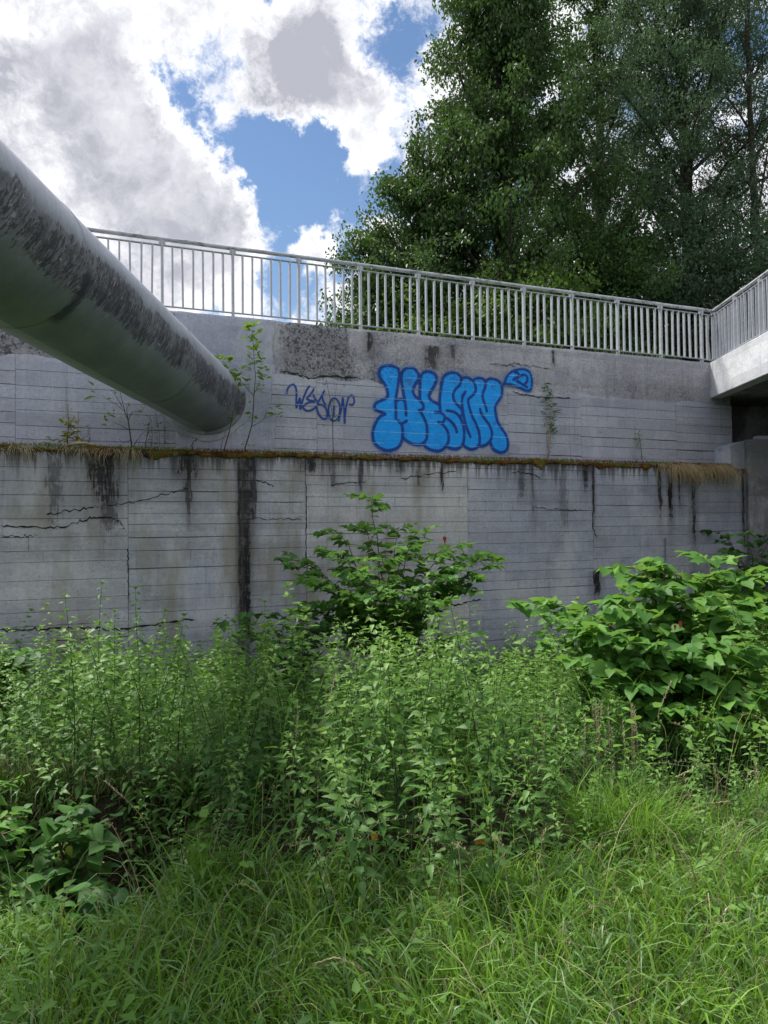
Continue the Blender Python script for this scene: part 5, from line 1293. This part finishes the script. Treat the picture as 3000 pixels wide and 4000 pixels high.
n = 5200; y = np.sqrt(rng.uniform(2.2**2, 4.8**2, n)); x = rng.uniform(-1, 1, n)*(.56*y+.2); k = front(x, y) & (fbm(x*1.9, y*1.9, 63) > .50-.10*smoothstep(y, 2.6, 3.6)); x, y = x[k], y[k]; n = len(x)
a = rng.uniform(0, 6.28, n); z = ground_z(x, y)+rng.uniform(.04, .22, n)
V, Fc, A = scatter(L_NETS, np.stack([x,y,z],1), np.stack([np.cos(a), np.sin(a), rng.uniform(-.3,.5,n)],1), rng.uniform(.03,.065,n), roll=rng.normal(0,.4,n))
o = mk('meadow_herbs', V, Fc, M['nettlefar'], attr={'v': A*.97}); tag(o, 'small broad-leaved weeds mixed into the foreground grass', 'herbs', kind='stuff')
grass(3600, -9, 9, 3.6, 10, .45, .95, .0036, M['grass'], 'tall_grass', 'tall grass blades tangled through the nettle stand', lambda x, y: ~in_hollow(x, y) & (y > yfront(x)) & (y < wall_y(x)-.3) & (fbm(x*1.3, y*1.3, 17) > .45), .28, 5)
n = 7000; y = np.sqrt(rng.uniform(3.1**2, 9.5**2, n)); x = rng.uniform(-1, 1, n)*(.56*y+1.5); k = (y > yfront(x)-.25) & (y < wall_y(x)-.3) & ~in_hollow(x, y) & (fbm(x*1.5, y*1.5, 88) > .56); x, y = x[k], y[k]; n = len(x)
a = rng.uniform(0, 6.28, n); z = ground_z(x, y)+rng.uniform(.05, 1.0, n)**.7*(.25+.75*fbm(x*3, y*3, 89))*np.where(y < yfront(x)+.3, .45, .85)
V, Fc, A = scatter(L_OV, np.stack([x,y,z],1), np.stack([np.cos(a), np.sin(a), rng.uniform(-.4,.4,n)],1), rng.uniform(.05,.10,n), W=rng.uniform(.07,.12,n), roll=rng.normal(0,.4,n))
M['herb'] = leafmat('bright broad herb leaf', (0.06,0.16,0.025), (0.17,0.34,0.05), .34, (0.3,0.5,0.06), .5, .3)
o = mk('bright_herbs', V, Fc, M['herb'], attr={'v': A}); tag(o, 'patches of bright broad-leaved herbs scattered through the nettles', 'herbs', kind='stuff')
# hanging roots and dead grass on the far bank of the hollow
n = 700; x = rng.uniform(-3.2, -.75, n); y = 4.78 + .1*np.sin(x*5) + rng.uniform(-.20,.10,n); z = ground_z(x, y)+.03
den = smoothstep(fbm(x*1.8, x*0, 81), .38, .55)+.12; k = rng.random(n) < den; x, y, z = x[k], y[k], z[k]; n = len(x)
V, Fc, A = blades(np.stack([x,y,z],1), rng.uniform(.15,.6,n), -math.pi/2+rng.normal(0,.8,n), np.full(n,.0020), 1.3, segs=5)
o = mk('dead_roots', V, Fc, M['deadroot'], attr={'v': A}); tag(o, 'brown roots and dead grass hanging down the bank of the dark hollow', 'roots', kind='stuff')
n = 700; x = rng.uniform(-3.0,-.85,n); y = rng.uniform(3.5,4.6,n); z = ground_z(x,y)+.02; a = rng.uniform(0,6.28,n)
V, Fc, A = scatter(L_LAN, np.stack([x,y,z],1), np.stack([np.cos(a),np.sin(a),rng.uniform(-.1,.35,n)],1), rng.uniform(.08,.30,n), W=np.full(n,.03))
o = mk('litter', V, Fc, M['deadroot'], attr={'v': A}); tag(o, 'dead stalks and leaf litter on the floor of the hollow', 'leaf litter', kind='stuff')
# thin dead sticks across the hollow
for k, (p0, p1, lab) in enumerate([((330,3380),(430,3375),'thin dead stick lying level across the back of the hollow'),((230,3440),(360,3530),'dead stick slanting down through the hollow by the big leaves'),
                                   ((300,3590),(420,3610),'short dead stick on the soil at the front of the hollow'),((370,3430),(390,3630),'dead stick standing against the hollow bank')]):
    b_ = MB(); A_ = onY(p0[0], p0[1], 4.15); B_ = onY(p1[0], p1[1], 4.0); b_.tube([A_, A_*.5+B_*.5+Vector((0,0,.02)), B_], [.005,.004,.002], 5); o = b_.build('dead_stick', M['palewood']); tag(o, lab, 'stick')

# ------------------------------------------------------------------ grass stalks with seed heads
def stalk(label, pts, Y, head, mat='paleseed', hw=.004, grp=None):
    P = [onY(x, y, Y+dy) for (x, y, dy) in pts]; base = P[0].copy(); gzv = gz1(base.x, base.y)
    if base.z > gzv: P = [Vector((base.x, base.y, gzv))] + P; 
    b0 = P[0]; root = empty('grass_stalk', tuple(b0)); tag(root, label, 'grass stalk', grp)
    Q = cat([tuple(p-b0) for p in P], 4) if len(P) > 2 else np.array([tuple(p-b0) for p in P])
    s_ = MB(); s_.tube([tuple(q_) for q_ in Q], [.0032-.0016*i/len(Q) for i in range(len(Q))], 4, cap=False); s_.build('stem', M['strawstem'], root)
    # seed head: small spikelets on the last part
    L = np.cumsum([0]+[np.linalg.norm(Q[i+1]-Q[i]) for i in range(len(Q)-1)]); tot = L[-1]; n_ = int(head/.006)
    t_ = np.linspace(max(0, tot-head), tot, n_); C_ = np.stack([np.interp(t_, L, Q[:,j]) for j in range(3)], 1)
    ax = norm(np.gradient(C_, axis=0)); a = np.arange(n_)*2.4; side_ = np.stack([np.cos(a), np.sin(a)*.5, np.zeros(n_)], 1)
    V, Fc, A = scatter(L_QUAD, C_, ax+side_*.55, np.full(n_, .020), W=np.full(n_, hw*2.6)); mk('seed_head', V, Fc, M[mat], root, attr={'v': A})['kind'] = 'stuff'
random.seed(9)
G = 'dry seed-headed grass stalks'
for i in range(34):     # cluster of dry heads between nettles and right bush
    x = random.uniform(2080, 2520); yt = random.uniform(2690, 2960) + abs(x-2250)*.25; Y = random.uniform(4.25, 4.9); ln = random.uniform(-60, 20)
    stalk('dry grass stalk with pale seed head in the cluster left of the right knotweed', [(x-ln+random.uniform(-10,10), 3250, 0), (x-ln*.4, (yt+3250)/2, 0), (x, yt, 0)], Y, random.uniform(.10,.2), grp=G)
singles = [([(1210,3500,0),(1130,3150,.1),(1150,2950,.1),(1165,2780,.1)],3.9,.14,'tall thin orange-brown stalk rising through the nettles left of centre'),
 ([(1240,3300,0),(1250,2900,0),(1310,2640,0)],4.1,.12,'tall reddish grass stalk pointing up right in the middle of the nettles'),
 ([(640,3420,0),(560,3200,0),(415,3055,0)],4.0,.13,'thin stalk leaning left over the hollow with a pale seed head'),
 ([(1560,4050,0),(1450,3830,0),(1330,3745,0),(1240,3760,0)],2.55,.20,'arching straw stalk bending left in the foreground'),
 ([(1500,4060,0),(1440,3850,0),(1380,3760,0),(1180,3790,0)],2.7,.2,'second arching seed stalk lying just under the first in the foreground'),
 ([(1980,3980,0),(1930,3850,0),(1890,3760,0),(1905,3690,0)],2.75,.22,'pale twisted seed stalk in the lower middle grass'),
 ([(1830,3760,0),(1770,3650,0),(1690,3605,0)],3.0,.16,'bent seed stalk leaning left in the lower middle grass'),
 ([(2220,4020,0),(2218,3850,0),(2222,3650,0)],2.7,.14,'upright pale grass stalk in the lower middle right'),
 ([(2290,3900,0),(2290,3600,0),(2305,3450,0)],3.1,.02,'plain straight straw stalk left of the lower right corner'),
 ([(2575,3480,0),(2570,3250,0),(2570,3065,0)],4.0,.26,'tall upright stalk with long narrow head right of the bright grass clump'),
 ([(2740,3480,0),(2720,3220,0),(2670,3030,0)],4.0,.22,'tall stalk with zigzag head leaning left near the right edge'),
 ([(2790,3480,0),(2800,3150,0),(2800,3000,0),(2740,2990,0),(2650,3030,0)],4.1,.16,'bent-over stalk with drooping head at the right'),
 ([(2990,3350,0),(2960,3130,0),(2950,2980,0)],3.7,.10,'pale forked stalk close to the right edge'),
 ([(2985,3320,0),(2925,3080,0),(2925,3020,0),(2960,3015,0)],3.8,.06,'hooked pale stalk beside the forked one at the right edge'),
 ([(2840,3960,0),(2835,3780,0),(2790,3650,0),(2830,3560,0)],2.8,.15,'white-ish zigzag stalk in the lower right grass'),
 ([(2880,3850,0),(2790,3780,0),(2760,3740,0)],2.8,.02,'bright dry straw slanting in the lower right grass'),
 ([(2800,3260,0),(2800,3100,0),(2790,3000,0)],4.2,.05,'straight brown straw in the tuft beside the right bush'),
 ([(2555,3560,0),(2600,3300,0),(2700,3160,0),(2840,3130,0)],3.9,.1,'long arching straw crossing the right-hand grass'),
 ([(1690,3500,0),(1685,3400,0),(1682,3350,0)],3.5,.06,'short upright pale stalk before the nettle stems'),
 ([(1985,3640,0),(1975,3500,0),(1985,3410,0)],3.3,.02,'white broken straw below the withered orange leaf'),
 ([(2160,3480,0),(2165,3380,0),(2170,3310,0),(2200,3330,0)],3.8,.05,'bent orange straw right of the nettle stand'),
 ([(2600,2860,0),(2570,2800,.0),(2620,2665,0)],4.6,.16,'airy pale seed head in front of the big knotweed leaves')]
for p_, Y, hd, lab in singles: stalk(lab, p_, Y, hd)
# finer seeded stalks all through the foreground grass
for i in range(34):
    x = random.uniform(1000, 3000) if i % 6 else random.uniform(100, 900); Y = random.uniform(2.5, 4.2); p = onY(x, 2500, Y)
    gy0 = gz1(p.x, Y); h = random.uniform(.38, .62); dx = random.uniform(-.22, .22)
    b0 = Vector((p.x, Y, gy0)); root = empty('grass_stalk', tuple(b0)); tag(root, 'fine brownish grass stalk standing above the foreground grass', 'grass stalk', 'fine seeded stalks in the foreground grass')
    Q = cat([(0,0,0), (dx*.25,0,h*.5), (dx*.9,random.uniform(-.1,.1),h*.92), (dx*1.5,0,h*random.uniform(.85,1.02))], 4)
    s_ = MB(); s_.tube([tuple(q_) for q_ in Q], [.0017-.0008*k/len(Q) for k in range(len(Q))], 4, cap=False); s_.build('stem', M['gstem'] if i % 2 else M['strawstem'], root)
    C_ = Q[int(len(Q)*.62):]; C_ = np.repeat(C_, 4, axis=0)+rng.normal(0,.003,(len(C_)*4,3)); a = rng.uniform(0,6.28,len(C_))
    V, Fc, A = scatter(L_QUAD, C_, np.stack([np.cos(a)*.6, np.sin(a)*.6, np.full(len(C_), .8)],1), np.full(len(C_), .012), W=np.full(len(C_), .006)); mk('seed_head', V, Fc, M['straw'], root, attr={'v': A})['kind'] = 'stuff'
# withered leaves
for k, (px, py, Y, L, mt, lab) in enumerate([(1872,3265,3.5,.11,'orangeleaf','hanging withered orange leaf on a nettle stem in the centre'),(1460,3250,3.6,.07,'orangeleaf','small withered yellow-brown leaf left of the orange one'),(1655,3290,3.6,.08,'orangeleaf','narrow brown leaf between the two withered leaves'),
     (268,3302,3.6,.07,'yel','yellow leaf above the big round leaves in the hollow'),(2655,2425,5.1,.06,'redleaf','dark red withered leaf hanging in the right knotweed'),(2635,2440,5.1,.045,'redleaf','smaller red withered leaf beside the first in the right knotweed'),(1735,2095,9.4,.10,'redleaf','small brown withered leaf at the top right of the middle knotweed')]):
    p = onY(px, py, Y); V, Fc, A = scatter(L_NET, np.zeros((1,3)), np.array([[.15,.0,-1]]), np.array([L]), roll=np.array([1.4]))
    o = mk('withered_leaf', V, Fc, M[mt], attr={'v': A*.9}); o.location = p; tag(o, lab, 'leaf')
